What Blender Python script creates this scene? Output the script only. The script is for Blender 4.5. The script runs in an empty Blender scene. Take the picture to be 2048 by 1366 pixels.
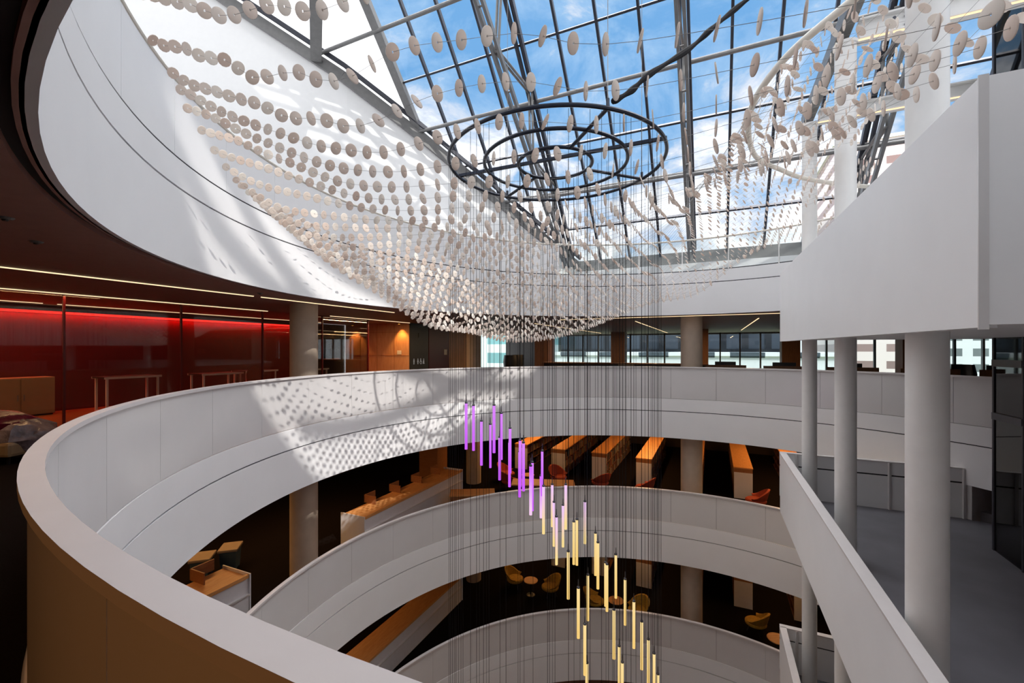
import bpy, bmesh, math, random
import numpy as np
from mathutils import Vector, Matrix

random.seed(7)
sc = bpy.context.scene
COL = sc.collection
PI = math.pi
E = 1.846                      # eye height above the floor the camera stands on
CX, CY, RR = 3.10, 8.53, 8.40  # centre and radius of the round void
W = Vector((0.41946, 0.90778, 0.0))   # building's long axis
U = Vector((0.90778, -0.41946, 0.0))  # building's cross axis

def uw(u, w, z=0.0):
    return Vector((U.x*u + W.x*w, U.y*u + W.y*w, z))

# ------------------------------------------------------------------ materials
def new_mat(name):
    m = bpy.data.materials.new(name); m.use_nodes = True
    nt = m.node_tree; nt.nodes.clear()
    out = nt.nodes.new('ShaderNodeOutputMaterial')
    return m, nt, out

def mat(name, col, rough=0.5, metal=0.0, spec=0.5, var=0.06, scale=6.0, bump=0.0, bscale=40.0, stretch=None, coat=0.0):
    m, nt, out = new_mat(name)
    b = nt.nodes.new('ShaderNodeBsdfPrincipled')
    b.inputs['Roughness'].default_value = rough
    b.inputs['Metallic'].default_value = metal
    b.inputs['Specular IOR Level'].default_value = spec
    b.inputs['Coat Weight'].default_value = coat
    tc = nt.nodes.new('ShaderNodeTexCoord')
    mp = nt.nodes.new('ShaderNodeMapping')
    nt.links.new(tc.outputs['Object'], mp.inputs['Vector'])
    if stretch: mp.inputs['Scale'].default_value = stretch
    n = nt.nodes.new('ShaderNodeTexNoise'); n.inputs['Scale'].default_value = scale; n.inputs['Detail'].default_value = 4
    nt.links.new(mp.outputs['Vector'], n.inputs['Vector'])
    r = nt.nodes.new('ShaderNodeValToRGB')
    r.color_ramp.elements[0].position = 0.3; r.color_ramp.elements[1].position = 0.7
    r.color_ramp.elements[0].color = (*[max(0, c*(1-var)) for c in col], 1)
    r.color_ramp.elements[1].color = (*[min(1, c*(1+var)) for c in col], 1)
    nt.links.new(n.outputs['Fac'], r.inputs['Fac'])
    nt.links.new(r.outputs['Color'], b.inputs['Base Color'])
    if bump:
        n2 = nt.nodes.new('ShaderNodeTexNoise'); n2.inputs['Scale'].default_value = bscale
        nt.links.new(tc.outputs['Object'], n2.inputs['Vector'])
        bp = nt.nodes.new('ShaderNodeBump'); bp.inputs['Strength'].default_value = bump; bp.inputs['Distance'].default_value = 0.02
        nt.links.new(n2.outputs['Fac'], bp.inputs['Height'])
        nt.links.new(bp.outputs['Normal'], b.inputs['Normal'])
    nt.links.new(b.outputs['BSDF'], out.inputs['Surface'])
    return m

def emit(name, col, s):
    m, nt, out = new_mat(name)
    e = nt.nodes.new('ShaderNodeEmission'); e.inputs['Color'].default_value = (*col, 1); e.inputs['Strength'].default_value = s
    nt.links.new(e.outputs['Emission'], out.inputs['Surface'])
    return m

def emit_ramp(name, c0, c1, s):
    m, nt, out = new_mat(name)
    e = nt.nodes.new('ShaderNodeEmission'); e.inputs['Strength'].default_value = s
    tc = nt.nodes.new('ShaderNodeTexCoord'); sp = nt.nodes.new('ShaderNodeSeparateXYZ'); r = nt.nodes.new('ShaderNodeValToRGB')
    nt.links.new(tc.outputs['Generated'], sp.inputs['Vector']); nt.links.new(sp.outputs['Z'], r.inputs['Fac'])
    r.color_ramp.elements[0].color = (*c0, 1); r.color_ramp.elements[1].color = (*c1, 1)
    r.color_ramp.elements[0].position = 0.15; r.color_ramp.elements[1].position = 0.9
    nt.links.new(r.outputs['Color'], e.inputs['Color'])
    nt.links.new(e.outputs['Emission'], out.inputs['Surface'])
    return m

def glass(name, tint, refl=1.0, rough=0.02):
    m, nt, out = new_mat(name)
    t = nt.nodes.new('ShaderNodeBsdfTransparent'); t.inputs['Color'].default_value = (*tint, 1)
    g = nt.nodes.new('ShaderNodeBsdfGlossy'); g.inputs['Roughness'].default_value = rough
    f = nt.nodes.new('ShaderNodeFresnel'); f.inputs['IOR'].default_value = 1.5
    mu = nt.nodes.new('ShaderNodeMath'); mu.operation = 'MULTIPLY'; mu.inputs[1].default_value = refl
    nt.links.new(f.outputs['Fac'], mu.inputs[0])
    mx = nt.nodes.new('ShaderNodeMixShader')
    nt.links.new(mu.outputs[0], mx.inputs['Fac']); nt.links.new(t.outputs[0], mx.inputs[1]); nt.links.new(g.outputs[0], mx.inputs[2])
    nt.links.new(mx.outputs[0], out.inputs['Surface'])
    return m

def disc_material():
    m, nt, out = new_mat('bisque_porcelain')
    oi = nt.nodes.new('ShaderNodeObjectInfo')
    geo = nt.nodes.new('ShaderNodeNewGeometry')
    ad = nt.nodes.new('ShaderNodeMath'); ad.operation = 'ADD'
    nt.links.new(oi.outputs['Random'], ad.inputs[0]); nt.links.new(geo.outputs['Random Per Island'], ad.inputs[1])
    fr = nt.nodes.new('ShaderNodeMath'); fr.operation = 'FRACT'; nt.links.new(ad.outputs[0], fr.inputs[0])
    r = nt.nodes.new('ShaderNodeValToRGB')
    r.color_ramp.elements[0].color = (0.80, 0.69, 0.62, 1); r.color_ramp.elements[1].color = (0.95, 0.91, 0.86, 1)
    nt.links.new(fr.outputs[0], r.inputs['Fac'])
    d = nt.nodes.new('ShaderNodeBsdfDiffuse'); t = nt.nodes.new('ShaderNodeBsdfTranslucent')
    nt.links.new(r.outputs['Color'], d.inputs['Color']); nt.links.new(r.outputs['Color'], t.inputs['Color'])
    mx = nt.nodes.new('ShaderNodeMixShader'); mx.inputs['Fac'].default_value = 0.42
    nt.links.new(d.outputs[0], mx.inputs[1]); nt.links.new(t.outputs[0], mx.inputs[2])
    nt.links.new(mx.outputs[0], out.inputs['Surface'])
    return m

def translucent(name, col, fac):
    m, nt, out = new_mat(name)
    d = nt.nodes.new('ShaderNodeBsdfDiffuse'); t = nt.nodes.new('ShaderNodeBsdfTranslucent')
    d.inputs['Color'].default_value = (*col, 1); t.inputs['Color'].default_value = (*col, 1)
    mx = nt.nodes.new('ShaderNodeMixShader'); mx.inputs['Fac'].default_value = fac
    nt.links.new(d.outputs[0], mx.inputs[1]); nt.links.new(t.outputs[0], mx.inputs[2])
    nt.links.new(mx.outputs[0], out.inputs['Surface'])
    return m

def wood(name, c0, c1, rough=0.45, stretch=(1.5, 14, 14)):
    m, nt, out = new_mat(name)
    b = nt.nodes.new('ShaderNodeBsdfPrincipled'); b.inputs['Roughness'].default_value = rough
    tc = nt.nodes.new('ShaderNodeTexCoord'); mp = nt.nodes.new('ShaderNodeMapping'); mp.inputs['Scale'].default_value = stretch
    n = nt.nodes.new('ShaderNodeTexNoise'); n.inputs['Scale'].default_value = 2.0; n.inputs['Detail'].default_value = 6; n.inputs['Distortion'].default_value = 0.6
    r = nt.nodes.new('ShaderNodeValToRGB'); r.color_ramp.elements[0].color = (*c0, 1); r.color_ramp.elements[1].color = (*c1, 1)
    r.color_ramp.elements[0].position = 0.3; r.color_ramp.elements[1].position = 0.7
    nt.links.new(tc.outputs['Object'], mp.inputs['Vector']); nt.links.new(mp.outputs['Vector'], n.inputs['Vector'])
    nt.links.new(n.outputs['Fac'], r.inputs['Fac']); nt.links.new(r.outputs['Color'], b.inputs['Base Color'])
    nt.links.new(b.outputs['BSDF'], out.inputs['Surface'])
    return m

def facade_mat(name, wall, win, sx, sz, frac=0.6, rough=0.3):
    """rows of windows on a far building: brick texture, windows as bricks"""
    m, nt, out = new_mat(name)
    b = nt.nodes.new('ShaderNodeBsdfPrincipled'); b.inputs['Roughness'].default_value = rough
    tc = nt.nodes.new('ShaderNodeTexCoord')
    sp = nt.nodes.new('ShaderNodeSeparateXYZ'); nt.links.new(tc.outputs['Object'], sp.inputs['Vector'])
    cb = nt.nodes.new('ShaderNodeCombineXYZ')
    nt.links.new(sp.outputs['X'], cb.inputs['X']); nt.links.new(sp.outputs['Z'], cb.inputs['Y'])
    br = nt.nodes.new('ShaderNodeTexBrick'); br.offset = 0.0
    br.inputs['Scale'].default_value = 1.0; br.inputs['Brick Width'].default_value = sx; br.inputs['Row Height'].default_value = sz
    br.inputs['Mortar Size'].default_value = sz*(1-frac)/2; br.inputs['Mortar Smooth'].default_value = 0.0
    br.inputs['Color1'].default_value = (*win, 1); br.inputs['Color2'].default_value = (*[c*0.7 for c in win], 1); br.inputs['Mortar'].default_value = (*wall, 1)
    nt.links.new(cb.outputs[0], br.inputs['Vector'])
    nt.links.new(br.outputs['Color'], b.inputs['Base Color'])
    nt.links.new(b.outputs['BSDF'], out.inputs['Surface'])
    return m

M = {
 'white': mat('white_paint', (0.83, 0.825, 0.83), 0.45, var=0.015, scale=1.5),
 'panel': mat('offwhite_gloss_panel', (0.66, 0.64, 0.635), 0.16, var=0.03, scale=0.9, spec=0.6),
 'cap': mat('white_rail_paint', (0.66, 0.625, 0.62), 0.35, var=0.02),
 'reveal': mat('dark_reveal', (0.035, 0.035, 0.04), 0.8),
 'ceil': mat('brown_ceiling', (0.40, 0.22, 0.185), 0.6, var=0.05, bump=0.05),
 'carpet': mat('black_carpet', (0.007, 0.005, 0.005), 0.95, var=0.3, scale=60, bump=0.3, bscale=200, spec=0.04),
 'landing': mat('grey_stone_tile', (0.15, 0.145, 0.165), 0.55, var=0.12, scale=1.2),
 'parquet': wood('orange_parquet', (0.26, 0.085, 0.022), (0.36, 0.13, 0.04), 0.4),
 'deckwood': wood('brown_deck', (0.16, 0.05, 0.015), (0.24, 0.085, 0.03), 0.5),
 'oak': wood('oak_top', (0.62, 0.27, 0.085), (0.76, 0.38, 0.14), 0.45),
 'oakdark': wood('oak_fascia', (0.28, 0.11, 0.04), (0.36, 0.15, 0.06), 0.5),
 'panelwood': wood('maple_panelling', (0.52, 0.27, 0.14), (0.64, 0.36, 0.20), 0.4, stretch=(9, 9, 1.2)),
 'brownwood': wood('brown_cladding', (0.16, 0.065, 0.025), (0.22, 0.095, 0.04), 0.5, stretch=(9, 9, 1.2)),
 'darkwall': mat('dark_brown_wall', (0.022, 0.012, 0.010), 0.8),
 'redwall': mat('crimson_wall', (0.10, 0.0015, 0.0015), 0.35, var=0.08),
 'darkpanel': mat('charcoal_panel', (0.035, 0.032, 0.026), 0.4),
 'concrete': mat('warm_concrete', (0.50, 0.40, 0.31), 0.7, var=0.10, scale=2.5, bump=0.06),
 'steelwhite': mat('white_steel', (0.80, 0.79, 0.77), 0.4, var=0.02),
 'steelgrey': mat('grey_steel', (0.19, 0.188, 0.185), 0.42, metal=0.2, var=0.08),
 'steeldark': mat('dark_steel', (0.045, 0.047, 0.06), 0.42, metal=0.35, var=0.1),
 'navy': mat('blueblack_ring', (0.018, 0.022, 0.035), 0.3, metal=0.6, var=0.1),
 'cream': mat('cream_pipe', (0.74, 0.70, 0.62), 0.45, var=0.03),
 'cable': mat('black_cable', (0.010, 0.010, 0.012), 0.8, spec=0.1),
 'wire': mat('steel_wire', (0.30, 0.29, 0.28), 0.5, metal=0.2),
 'glass': glass('clear_glazing', (0.97, 0.985, 0.99), 0.35),
 'railglass': glass('clear_rail_glass', (0.90, 0.92, 0.91), 0.6),
 'tint': glass('dark_tinted_glass', (0.10, 0.135, 0.14), 1.0),
 'meetglass': glass('partition_glass', (0.88, 0.86, 0.84), 0.65),
 'facadeglass': glass('facade_glass', (0.80, 0.86, 0.88), 0.6),
 'disc': disc_material(),
 'fritted': translucent('white_roof_membrane', (0.88, 0.88, 0.87), 0.5),
 'plaster': mat('white_plaster', (0.92, 0.92, 0.91), 0.7, var=0.01),
 'led': emit('warm_led', (1.0, 0.72, 0.42), 1.5),
 'redled': emit('red_led', (1.0, 0.03, 0.02), 1.8),
 'spot': emit('amber_spot', (1.0, 0.45, 0.08), 3.0),
 'purple': emit_ramp('violet_tube', (0.62, 0.12, 0.97), (0.72, 0.24, 0.98), 1.0),
 'violet': emit_ramp('violet_to_blush_tube', (0.93, 0.62, 0.88), (0.66, 0.16, 0.97), 1.0),
 'blush': emit_ramp('blush_to_yellow_tube', (0.96, 0.72, 0.30), (0.88, 0.58, 0.92), 1.0),
 'yellow': emit_ramp('yellow_tube', (0.93, 0.62, 0.20), (0.97, 0.72, 0.32), 1.0),
 'chrome': mat('tube_cap_metal', (0.10, 0.10, 0.12), 0.3, metal=0.8),
 'black': mat('black_plastic', (0.012, 0.012, 0.013), 0.4),
 'redfab': mat('red_fabric', (0.34, 0.045, 0.018), 0.8, var=0.15, scale=12),
 'yellowfab': mat('mustard_fabric', (0.42, 0.24, 0.025), 0.8, var=0.2, scale=12),
 'orangefab': mat('orange_fabric', (0.50, 0.17, 0.03), 0.8, var=0.15, scale=12),
 'magenta': mat('magenta_upholstery', (0.085, 0.008, 0.026), 0.25, var=0.5, scale=5, bump=0.6, bscale=9),
 'plastic': mat('wrinkled_plastic_film', (0.17, 0.13, 0.14), 0.2, var=0.5, scale=6, bump=0.8, bscale=12),
 'beige': mat('beige_laminate', (0.34, 0.23, 0.13), 0.5, var=0.05),
 'binblue': mat('blue_grey_bin', (0.05, 0.09, 0.13), 0.5),
 'binlid': mat('taupe_bin_lid', (0.24, 0.19, 0.15), 0.5),
 'deskwhite': mat('white_laminate', (0.76, 0.745, 0.77), 0.4, var=0.02),
 'signwhite': emit('glowing_sign_white', (0.55, 0.5, 0.45), 0.35),  # faint glow put into the pictograms, which are no lamps
 'whitemat': mat('white_vinyl', (0.8, 0.78, 0.74), 0.6),
 'lampshade': mat('orange_lampshade', (0.45, 0.13, 0.05), 0.8),
 'bk_white': facade_mat('pale_office_facade', (0.75, 0.74, 0.74), (0.10, 0.12, 0.14), 6.0, 3.4, 0.45),
 'bk_dark': facade_mat('dark_office_facade', (0.02, 0.022, 0.026), (0.05, 0.06, 0.075), 3.0, 3.2, 0.7, 0.15),
 'bk_teal': facade_mat('teal_office_facade', (0.52, 0.62, 0.62), (0.16, 0.36, 0.38), 9.0, 3.0, 0.55),
 'bk_pink': facade_mat('pink_tower_facade', (0.80, 0.66, 0.62), (0.34, 0.22, 0.20), 4.2, 2.6, 0.45),
 'bk_grey': facade_mat('grey_tower_facade', (0.72, 0.72, 0.72), (0.16, 0.18, 0.18), 3.0, 2.4, 0.5),
 'grass': mat('exterior_ground', (0.16, 0.20, 0.09), 0.9, var=0.4, scale=0.2),
}

# ------------------------------------------------------------------ mesh helpers
class MB:
    def __init__(s): s.v = []; s.f = []
    def add(s, vs, fs):
        o = len(s.v); s.v.extend([tuple(v) for v in vs]); s.f.extend([tuple(i+o for i in f) for f in fs]); return s
    def box(s, a, b):
        x0, y0, z0 = a; x1, y1, z1 = b
        return s.add([(x0,y0,z0),(x1,y0,z0),(x1,y1,z0),(x0,y1,z0),(x0,y0,z1),(x1,y0,z1),(x1,y1,z1),(x0,y1,z1)],
              [(0,3,2,1),(4,5,6,7),(0,1,5,4),(1,2,6,5),(2,3,7,6),(3,0,4,7)])
    def bbox(s, a, b, bev=0.01):
        """box with chamfered edges"""
        bm = bmesh.new(); bmesh.ops.create_cube(bm, size=1.0)
        c = [(p+q)/2 for p, q in zip(a, b)]; d = [abs(q-p) for p, q in zip(a, b)]
        for v in bm.verts: v.co = Vector((c[0]+v.co.x*d[0], c[1]+v.co.y*d[1], c[2]+v.co.z*d[2]))
        bmesh.ops.bevel(bm, geom=bm.edges[:], offset=min(bev, min(d)*0.3), segments=2, affect='EDGES', profile=0.6)
        bm.verts.index_update()
        s.add([v.co for v in bm.verts], [[v.index for v in f.verts] for f in bm.faces]); bm.free(); return s
    def uwbox(s, u0, u1, w0, w1, z0, z1):
        P = [uw(u0,w0,z0),uw(u1,w0,z0),uw(u1,w1,z0),uw(u0,w1,z0),uw(u0,w0,z1),uw(u1,w0,z1),uw(u1,w1,z1),uw(u0,w1,z1)]
        return s.add(P, [(0,3,2,1),(4,5,6,7),(0,1,5,4),(1,2,6,5),(2,3,7,6),(3,0,4,7)])
    def bar(s, p, q, wd, ht, up=Vector((0,0,1))):
        p = Vector(p); q = Vector(q); d = (q-p).normalized()
        a = d.cross(up)
        if a.length < 1e-4: a = Vector((1,0,0))
        a.normalize(); b = a.cross(d).normalized()
        c = [(-1,-1),(1,-1),(1,1),(-1,1)]
        vs = [e + a*(x*wd/2) + b*(y*ht/2) for e in (p, q) for x, y in c]
        return s.add(vs, [(0,1,2,3),(7,6,5,4),(0,4,5,1),(1,5,6,2),(2,6,7,3),(3,7,4,0)])
    def tube(s, pts, r, n=8, closed=False):
        pts = [Vector(p) for p in pts]; N = len(pts); vs = []
        prev = None
        for i, p in enumerate(pts):
            if closed: t = pts[(i+1) % N] - pts[i-1]
            else: t = pts[min(i+1, N-1)] - pts[max(i-1, 0)]
            t.normalize()
            if prev is None:
                a = t.cross(Vector((0,0,1)))
                if a.length < 1e-3: a = Vector((1,0,0))
            else: a = prev - t*prev.dot(t)
            a.normalize(); prev = a; b = t.cross(a)
            rr = r[i] if isinstance(r, (list, tuple)) else r
            vs += [p + a*(rr*math.cos(2*PI*k/n)) + b*(rr*math.sin(2*PI*k/n)) for k in range(n)]
        fs = []
        for i in range(N if closed else N-1):
            j = (i+1) % N
            for k in range(n):
                l = (k+1) % n
                fs.append((i*n+k, i*n+l, j*n+l, j*n+k))
        if not closed:
            fs.append(tuple(range(n))[::-1]); fs.append(tuple((N-1)*n+k for k in range(n)))
        return s.add(vs, fs)
    def lathe(s, c, prof, n=24):
        """prof: (r, z) from bottom to top about a vertical axis"""
        vs = []
        for r, z in prof:
            vs += [(c[0]+r*math.cos(2*PI*k/n), c[1]+r*math.sin(2*PI*k/n), c[2]+z) for k in range(n)]
        fs = []
        for i in range(len(prof)-1):
            for k in range(n):
                l = (k+1) % n
                fs.append((i*n+k, i*n+l, (i+1)*n+l, (i+1)*n+k))
        fs.append(tuple(range(n))[::-1]); fs.append(tuple((len(prof)-1)*n+k for k in range(n)))
        return s.add(vs, fs)
    def ring(s, r0, r1, z0, z1, a0=0.0, a1=2*PI, n=160, c=(CX, CY)):
        """section of a round band with rectangular profile"""
        full = abs(a1-a0-2*PI) < 1e-6
        k = n if full else max(2, int(n*(a1-a0)/(2*PI)) + 1)
        vs = []
        m = k if full else k+1
        for i in range(m):
            a = a0 + (a1-a0)*i/k; ca, sa = math.cos(a), math.sin(a)
            for r, z in ((r0,z0),(r1,z0),(r1,z1),(r0,z1)): vs.append((c[0]+r*ca, c[1]+r*sa, z))
        fs = []
        for i in range(k):
            j = (i+1) % m
            for e in range(4):
                g = (e+1) % 4
                fs.append((i*4+e, j*4+e, j*4+g, i*4+g))
        if not full:
            fs.append((0,1,2,3)); fs.append((k*4+3,k*4+2,k*4+1,k*4))
        return s.add(vs, fs)
    def prism(s, pts, z0, z1):
        """vertical prism on a plan polygon; z0, z1 constant or one per point"""
        n = len(pts)
        Z0 = z0 if isinstance(z0, (list, tuple)) else [z0]*n
        Z1 = z1 if isinstance(z1, (list, tuple)) else [z1]*n
        vs = [(p[0], p[1], a) for p, a in zip(pts, Z0)] + [(p[0], p[1], a) for p, a in zip(pts, Z1)]
        fs = [tuple(range(n))[::-1], tuple(range(n, 2*n))] + [(i, (i+1)%n, n+(i+1)%n, n+i) for i in range(n)]
        return s.add(vs, fs)
    def poly(s, pts): return s.add(pts, [tuple(range(len(pts)))])
    def slab(s, z0, z1, u0, u1, w0, w1, r=RR):
        """rectangular slab with the round void cut out"""
        cu = CX*U.x + CY*U.y; cw = CX*W.x + CY*W.y
        angs = sorted(set([2*PI*i/192 for i in range(192)] + [math.atan2(b-cw, a-cu) % (2*PI) for a in (u0,u1) for b in (w0,w1)]))
        I, O = [], []
        for a in angs:
            c, d = math.cos(a), math.sin(a)
            t = min([(u1-cu)/c if c > 1e-9 else 1e9, (u0-cu)/c if c < -1e-9 else 1e9, (w1-cw)/d if d > 1e-9 else 1e9, (w0-cw)/d if d < -1e-9 else 1e9])
            I.append((cu+r*c, cw+r*d)); O.append((cu+t*c, cw+t*d))
        n = len(angs); vs = []
        for (a, b), (p, q) in zip(I, O):
            vs += [uw(a,b,z0), uw(p,q,z0), uw(p,q,z1), uw(a,b,z1)]
        fs = []
        for i in range(n):
            j = (i+1) % n
            for e in range(4):
                g = (e+1) % 4
                fs.append((i*4+e, i*4+g, j*4+g, j*4+e))
        return s.add(vs, fs)
    def mesh(s, name, m, smooth=False):
        me = bpy.data.meshes.new(name); me.from_pydata(s.v, [], s.f)
        me.materials.append(m)
        bm = bmesh.new(); bm.from_mesh(me); bmesh.ops.recalc_face_normals(bm, faces=bm.faces[:]); bm.to_mesh(me); bm.free()
        if smooth:
            for p in me.polygons: p.use_smooth = True
            try: me.set_sharp_from_angle(angle=math.radians(35))
            except Exception: pass
        me.update(); return me
    def build(s, name, m, parent=None, smooth=False):
        o = bpy.data.objects.new(name, s.mesh(name, m, smooth)); COL.objects.link(o)
        if parent is not None: o.parent = parent
        return o

def tag(o, label=None, cat=None, group=None, kind=None):
    if label: o['label'] = label
    if cat: o['category'] = cat
    if group: o['group'] = group
    if kind: o['kind'] = kind
    return o

def thing(name, label, cat, loc=(0,0,0), rz=0.0, group=None, kind=None):
    o = bpy.data.objects.new(name, None); COL.objects.link(o)
    o.location = loc; o.rotation_euler = (0, 0, rz)
    return tag(o, label, cat, group, kind)

def children(o): return [c for c in bpy.data.objects if c.parent == o]

def dup(root, loc, rz, label=None, group=None):
    r = root.copy(); COL.objects.link(r); r.location = loc; r.rotation_euler = (0, 0, rz)
    if label: r['label'] = label
    if group: r['group'] = group
    for ch in children(root):
        c = ch.copy(); COL.objects.link(c); c.parent = r
        for g in children(ch):
            d = g.copy(); COL.objects.link(d); d.parent = c
    return r

WANG = math.atan2(W.y, W.x)          # rotation that turns local +x to W
UANG = math.atan2(U.y, U.x)          # rotation that turns local +x to U

# ------------------------------------------------------------------ the setting: slabs, walls
U0, U1, W0, W1 = -17.7, 26.0, -7.0, 37.2
LV = [0.0, -4.674, -9.43, -14.15]                 # floors
BOT = [-1.488, -6.22, -11.0]                      # undersides
UF, UB = 4.70, 3.141                              # floor and underside of the storey above
where = ['of the storey the camera stands on', 'of the storey with the bookcases', 'of the storey with the yellow chairs', 'at the bottom of the void']
for i in range(3):
    MB().slab(LV[i]-0.05, LV[i], U0, U1, W0, W1, RR+0.05).build('floor', M['carpet'])
    MB().slab(BOT[i], BOT[i]+0.06, U0, U1, W0, W1, RR+0.05).build('ceiling', M['ceil'])
fl = [o for o in COL.objects if o.name.startswith('floor')]
ce = [o for o in COL.objects if o.name.startswith('ceiling')]
for i, o in enumerate(sorted(fl, key=lambda o: o.name)): tag(o, 'dark carpeted floor ' + where[i], 'floor', kind='structure')
for i, o in enumerate(sorted(ce, key=lambda o: o.name)): tag(o, 'brown ceiling hung under the floor ' + where[i], 'ceiling', kind='structure')
tag(MB().uwbox(U0, U1, W0, W1, LV[3]-0.1, LV[3]).build('floor', M['deckwood']), 'brown wooden floor ' + where[3], 'floor', kind='structure')
c3 = MB().slab(UB, UB+0.06, U0, U1, W0, W1, RR+0.16).build('ceiling', M['ceil'])
tag(c3, 'brown soffit with a dark slot around the big white ring overhead', 'ceiling', kind='structure')
MB().ring(RR+0.03, RR+0.075, UB-0.0, UB+0.06).build('soffit_edge', M['ceil'], c3)
MB().ring(RR+0.06, RR+0.18, UB+0.055, UB+0.10).build('slot', M['reveal'], c3)
tag(MB().slab(UF-0.06, UF, U0, U1, W0, 20.6, RR+0.05).build('floor', M['landing']), 'floor of the top storey behind the glass rail', 'floor', kind='structure')

# fascia bands, each with a shadow-gap groove
def fascia(label, zb, zg, zt, name):
    mb = MB(); mb.ring(RR-0.02, RR+0.05, zb, zg-0.014); mb.ring(RR-0.02, RR+0.05, zg+0.014, zt)
    o = mb.build(name, M['white'], None, True); tag(o, label, 'fascia', kind='structure')
    MB().ring(RR+0.012, RR+0.05, zg-0.014, zg+0.014).build('groove', M['reveal'], o)
    return o
fascia('huge white band curving overhead, lit by the sun at its far left', UB, 4.30, 4.735, 'trim_1')
fascia('white band below the balustrade of the camera storey, striped with dot shadows', BOT[0], -0.485, -0.012, 'trim_2')
fascia('white band over the yellow chairs, below the second balustrade', BOT[1], LV[1]-0.52, LV[1]-0.012, 'trim_3')
fascia('white band at the foot of the picture, below the lowest balustrade', BOT[2], LV[2]-0.52, LV[2]-0.012, 'trim_4')

# enclosing walls
rw = MB().uwbox(U0-0.2, U0, W0, 15.4, LV[0], UB).build('wall_left', M['redwall']); tag(rw, 'deep red wall with a glowing strip along its top', 'wall', kind='structure')
for i, nm in ((1, 'wall_left_lower'), (2, 'wall_left_bottom')):
    tag(MB().uwbox(U0-0.2, U0, W0, W1, LV[i], BOT[i-1]).build(nm, M['darkwall']), 'dark side wall ' + where[i], 'wall', kind='structure')
tag(MB().uwbox(U0-0.2, U1, W0-0.2, W0, LV[3], UB).build('wall_back', M['darkwall']), 'dark wall behind the camera', 'wall', kind='structure')
tag(MB().uwbox(U1, U1+0.2, W0, W1, LV[3], UB).build('wall_right', M['darkwall']), 'dark wall beyond the stairs', 'wall', kind='structure')
for i, nm in ((1, 'wall_far_lower'), (2, 'wall_far_bottom')):
    tag(MB().uwbox(U0, U1, 31.0, 31.2, LV[i], BOT[i-1]).build(nm, M['darkwall']), 'dark wooden end wall ' + where[i], 'wall', kind='structure')
tag(MB().uwbox(U0, -13.75, -5.0, 15.0, 0.001, 0.02).build('floor', M['parquet']), 'orange wooden floor of the red glazed room', 'floor', kind='structure')

# ------------------------------------------------------------------ balustrades
NP = 34
GAP = 0.0004
def balustrade(label, zf, zr, glassy=None, part_label=None):
    t = thing('balustrade', label, 'balustrade', (CX, CY, zf), 0, 'round white balustrades of the void')
    h = zr - zf
    MB().ring(RR-0.045, RR+0.055, h-0.045, h, c=(0,0), n=220).build('handrail', M['cap'], t, True)
    step = 2*PI/NP; gap = GAP
    for k in range(NP):
        a0 = k*step + 0.11 + gap; a1 = (k+1)*step + 0.11 - gap
        mid = (a0+a1)/2
        g = glassy is not None and glassy(mid)
        p = MB().ring(RR-0.012, RR+0.02, 0.0, h-0.045, a0, a1, n=300, c=(0,0)).build('panel', M['railglass'] if g else M['panel'], t, True)
        if g: tag(p, 'clear glass panel')
        if g:
            MB().ring(RR-0.02, RR+0.03, 0.0, h-0.045, a1+0.001, a1+0.004, n=300, c=(0,0)).build('post', M['steelwhite'], t)
    return t
balustrade('curved white balustrade rising in front of the camera, wide cap at lower left', 0.0, 1.20)
balustrade('white ring balustrade one storey down, in front of the bookcases', LV[1], -3.466)
balustrade('lowest white ring balustrade, below the yellow chairs', LV[2], -8.24)

def top_rail():
    zf, zr = 4.74, 5.94; h = zr-zf
    t = thing('balustrade', 'topmost balustrade, solid at left and clear glass at right, with a round cream rail', 'balustrade', (CX, CY, zf), 0, 'round white balustrades of the void')
    MB().tube([(RR*math.cos(2*PI*i/200), RR*math.sin(2*PI*i/200), h-0.03) for i in range(200)], 0.032, 8, True).build('handrail', M['cream'], t, True)
    MB().ring(RR-0.004, RR+0.018, 0.0, 0.028, c=(0,0)).build('shadow_line', M['reveal'], t)
    step = 2*PI/NP
    for k in range(NP):
        a0 = k*step + GAP + 0.06; a1 = (k+1)*step - GAP + 0.06; mid = (a0+a1)/2
        mid = mid % (2*PI)
        g = mid < math.radians(104) or mid > math.radians(300)
        p = MB().ring(RR-0.012, RR+0.02, 0.028, h-0.07, a0, a1, n=300, c=(0,0)).build('panel', M['railglass'] if g else M['white'], t, True)
        if g:
            tag(p, 'clear glass panel')
            MB().ring(RR-0.02, RR+0.03, 0.0, h-0.05, a1+0.001, a1+0.005, n=300, c=(0,0)).build('post', M['steelwhite'], t)
top_rail()

# ------------------------------------------------------------------ skylight
K, KK = 25.492, 1.034
def gp(u, w, off=0.0):
    """point on the sloping glazing plane (off: metres below it, square to it)"""
    p = uw(u, w, K - KK*w + E)
    n = Vector((-W.x*KK, -W.y*KK, -1.0)).normalized()
    return p + n*off
WL = [(-24.6, 6.5), (-21.0, 8.5), (-17.39, 11.13), (-13.83, 13.56), (-11.5, 15.48), (-6.85, 19.71), (-5.93, 20.55)]
def wl_u(w):
    for (a, b), (c, d) in zip(WL, WL[1:]):
        if b <= w <= d: return a + (c-a)*(w-b)/(d-b)
    return WL[0][0] if w < WL[0][1] else WL[-1][0]
def wl_w(u):
    for (a, b), (c, d) in zip(WL, WL[1:]):
        if a <= u <= c: return b + (d-b)*(u-a)/(c-a)
    return 20.55 if u > WL[-1][0] else WL[0][1]
WT, UE = 6.5, 18.0
sky = thing('window_1', 'great sloping skylight of square panes over the void', 'skylight', (0,0,0), kind='structure')
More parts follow.
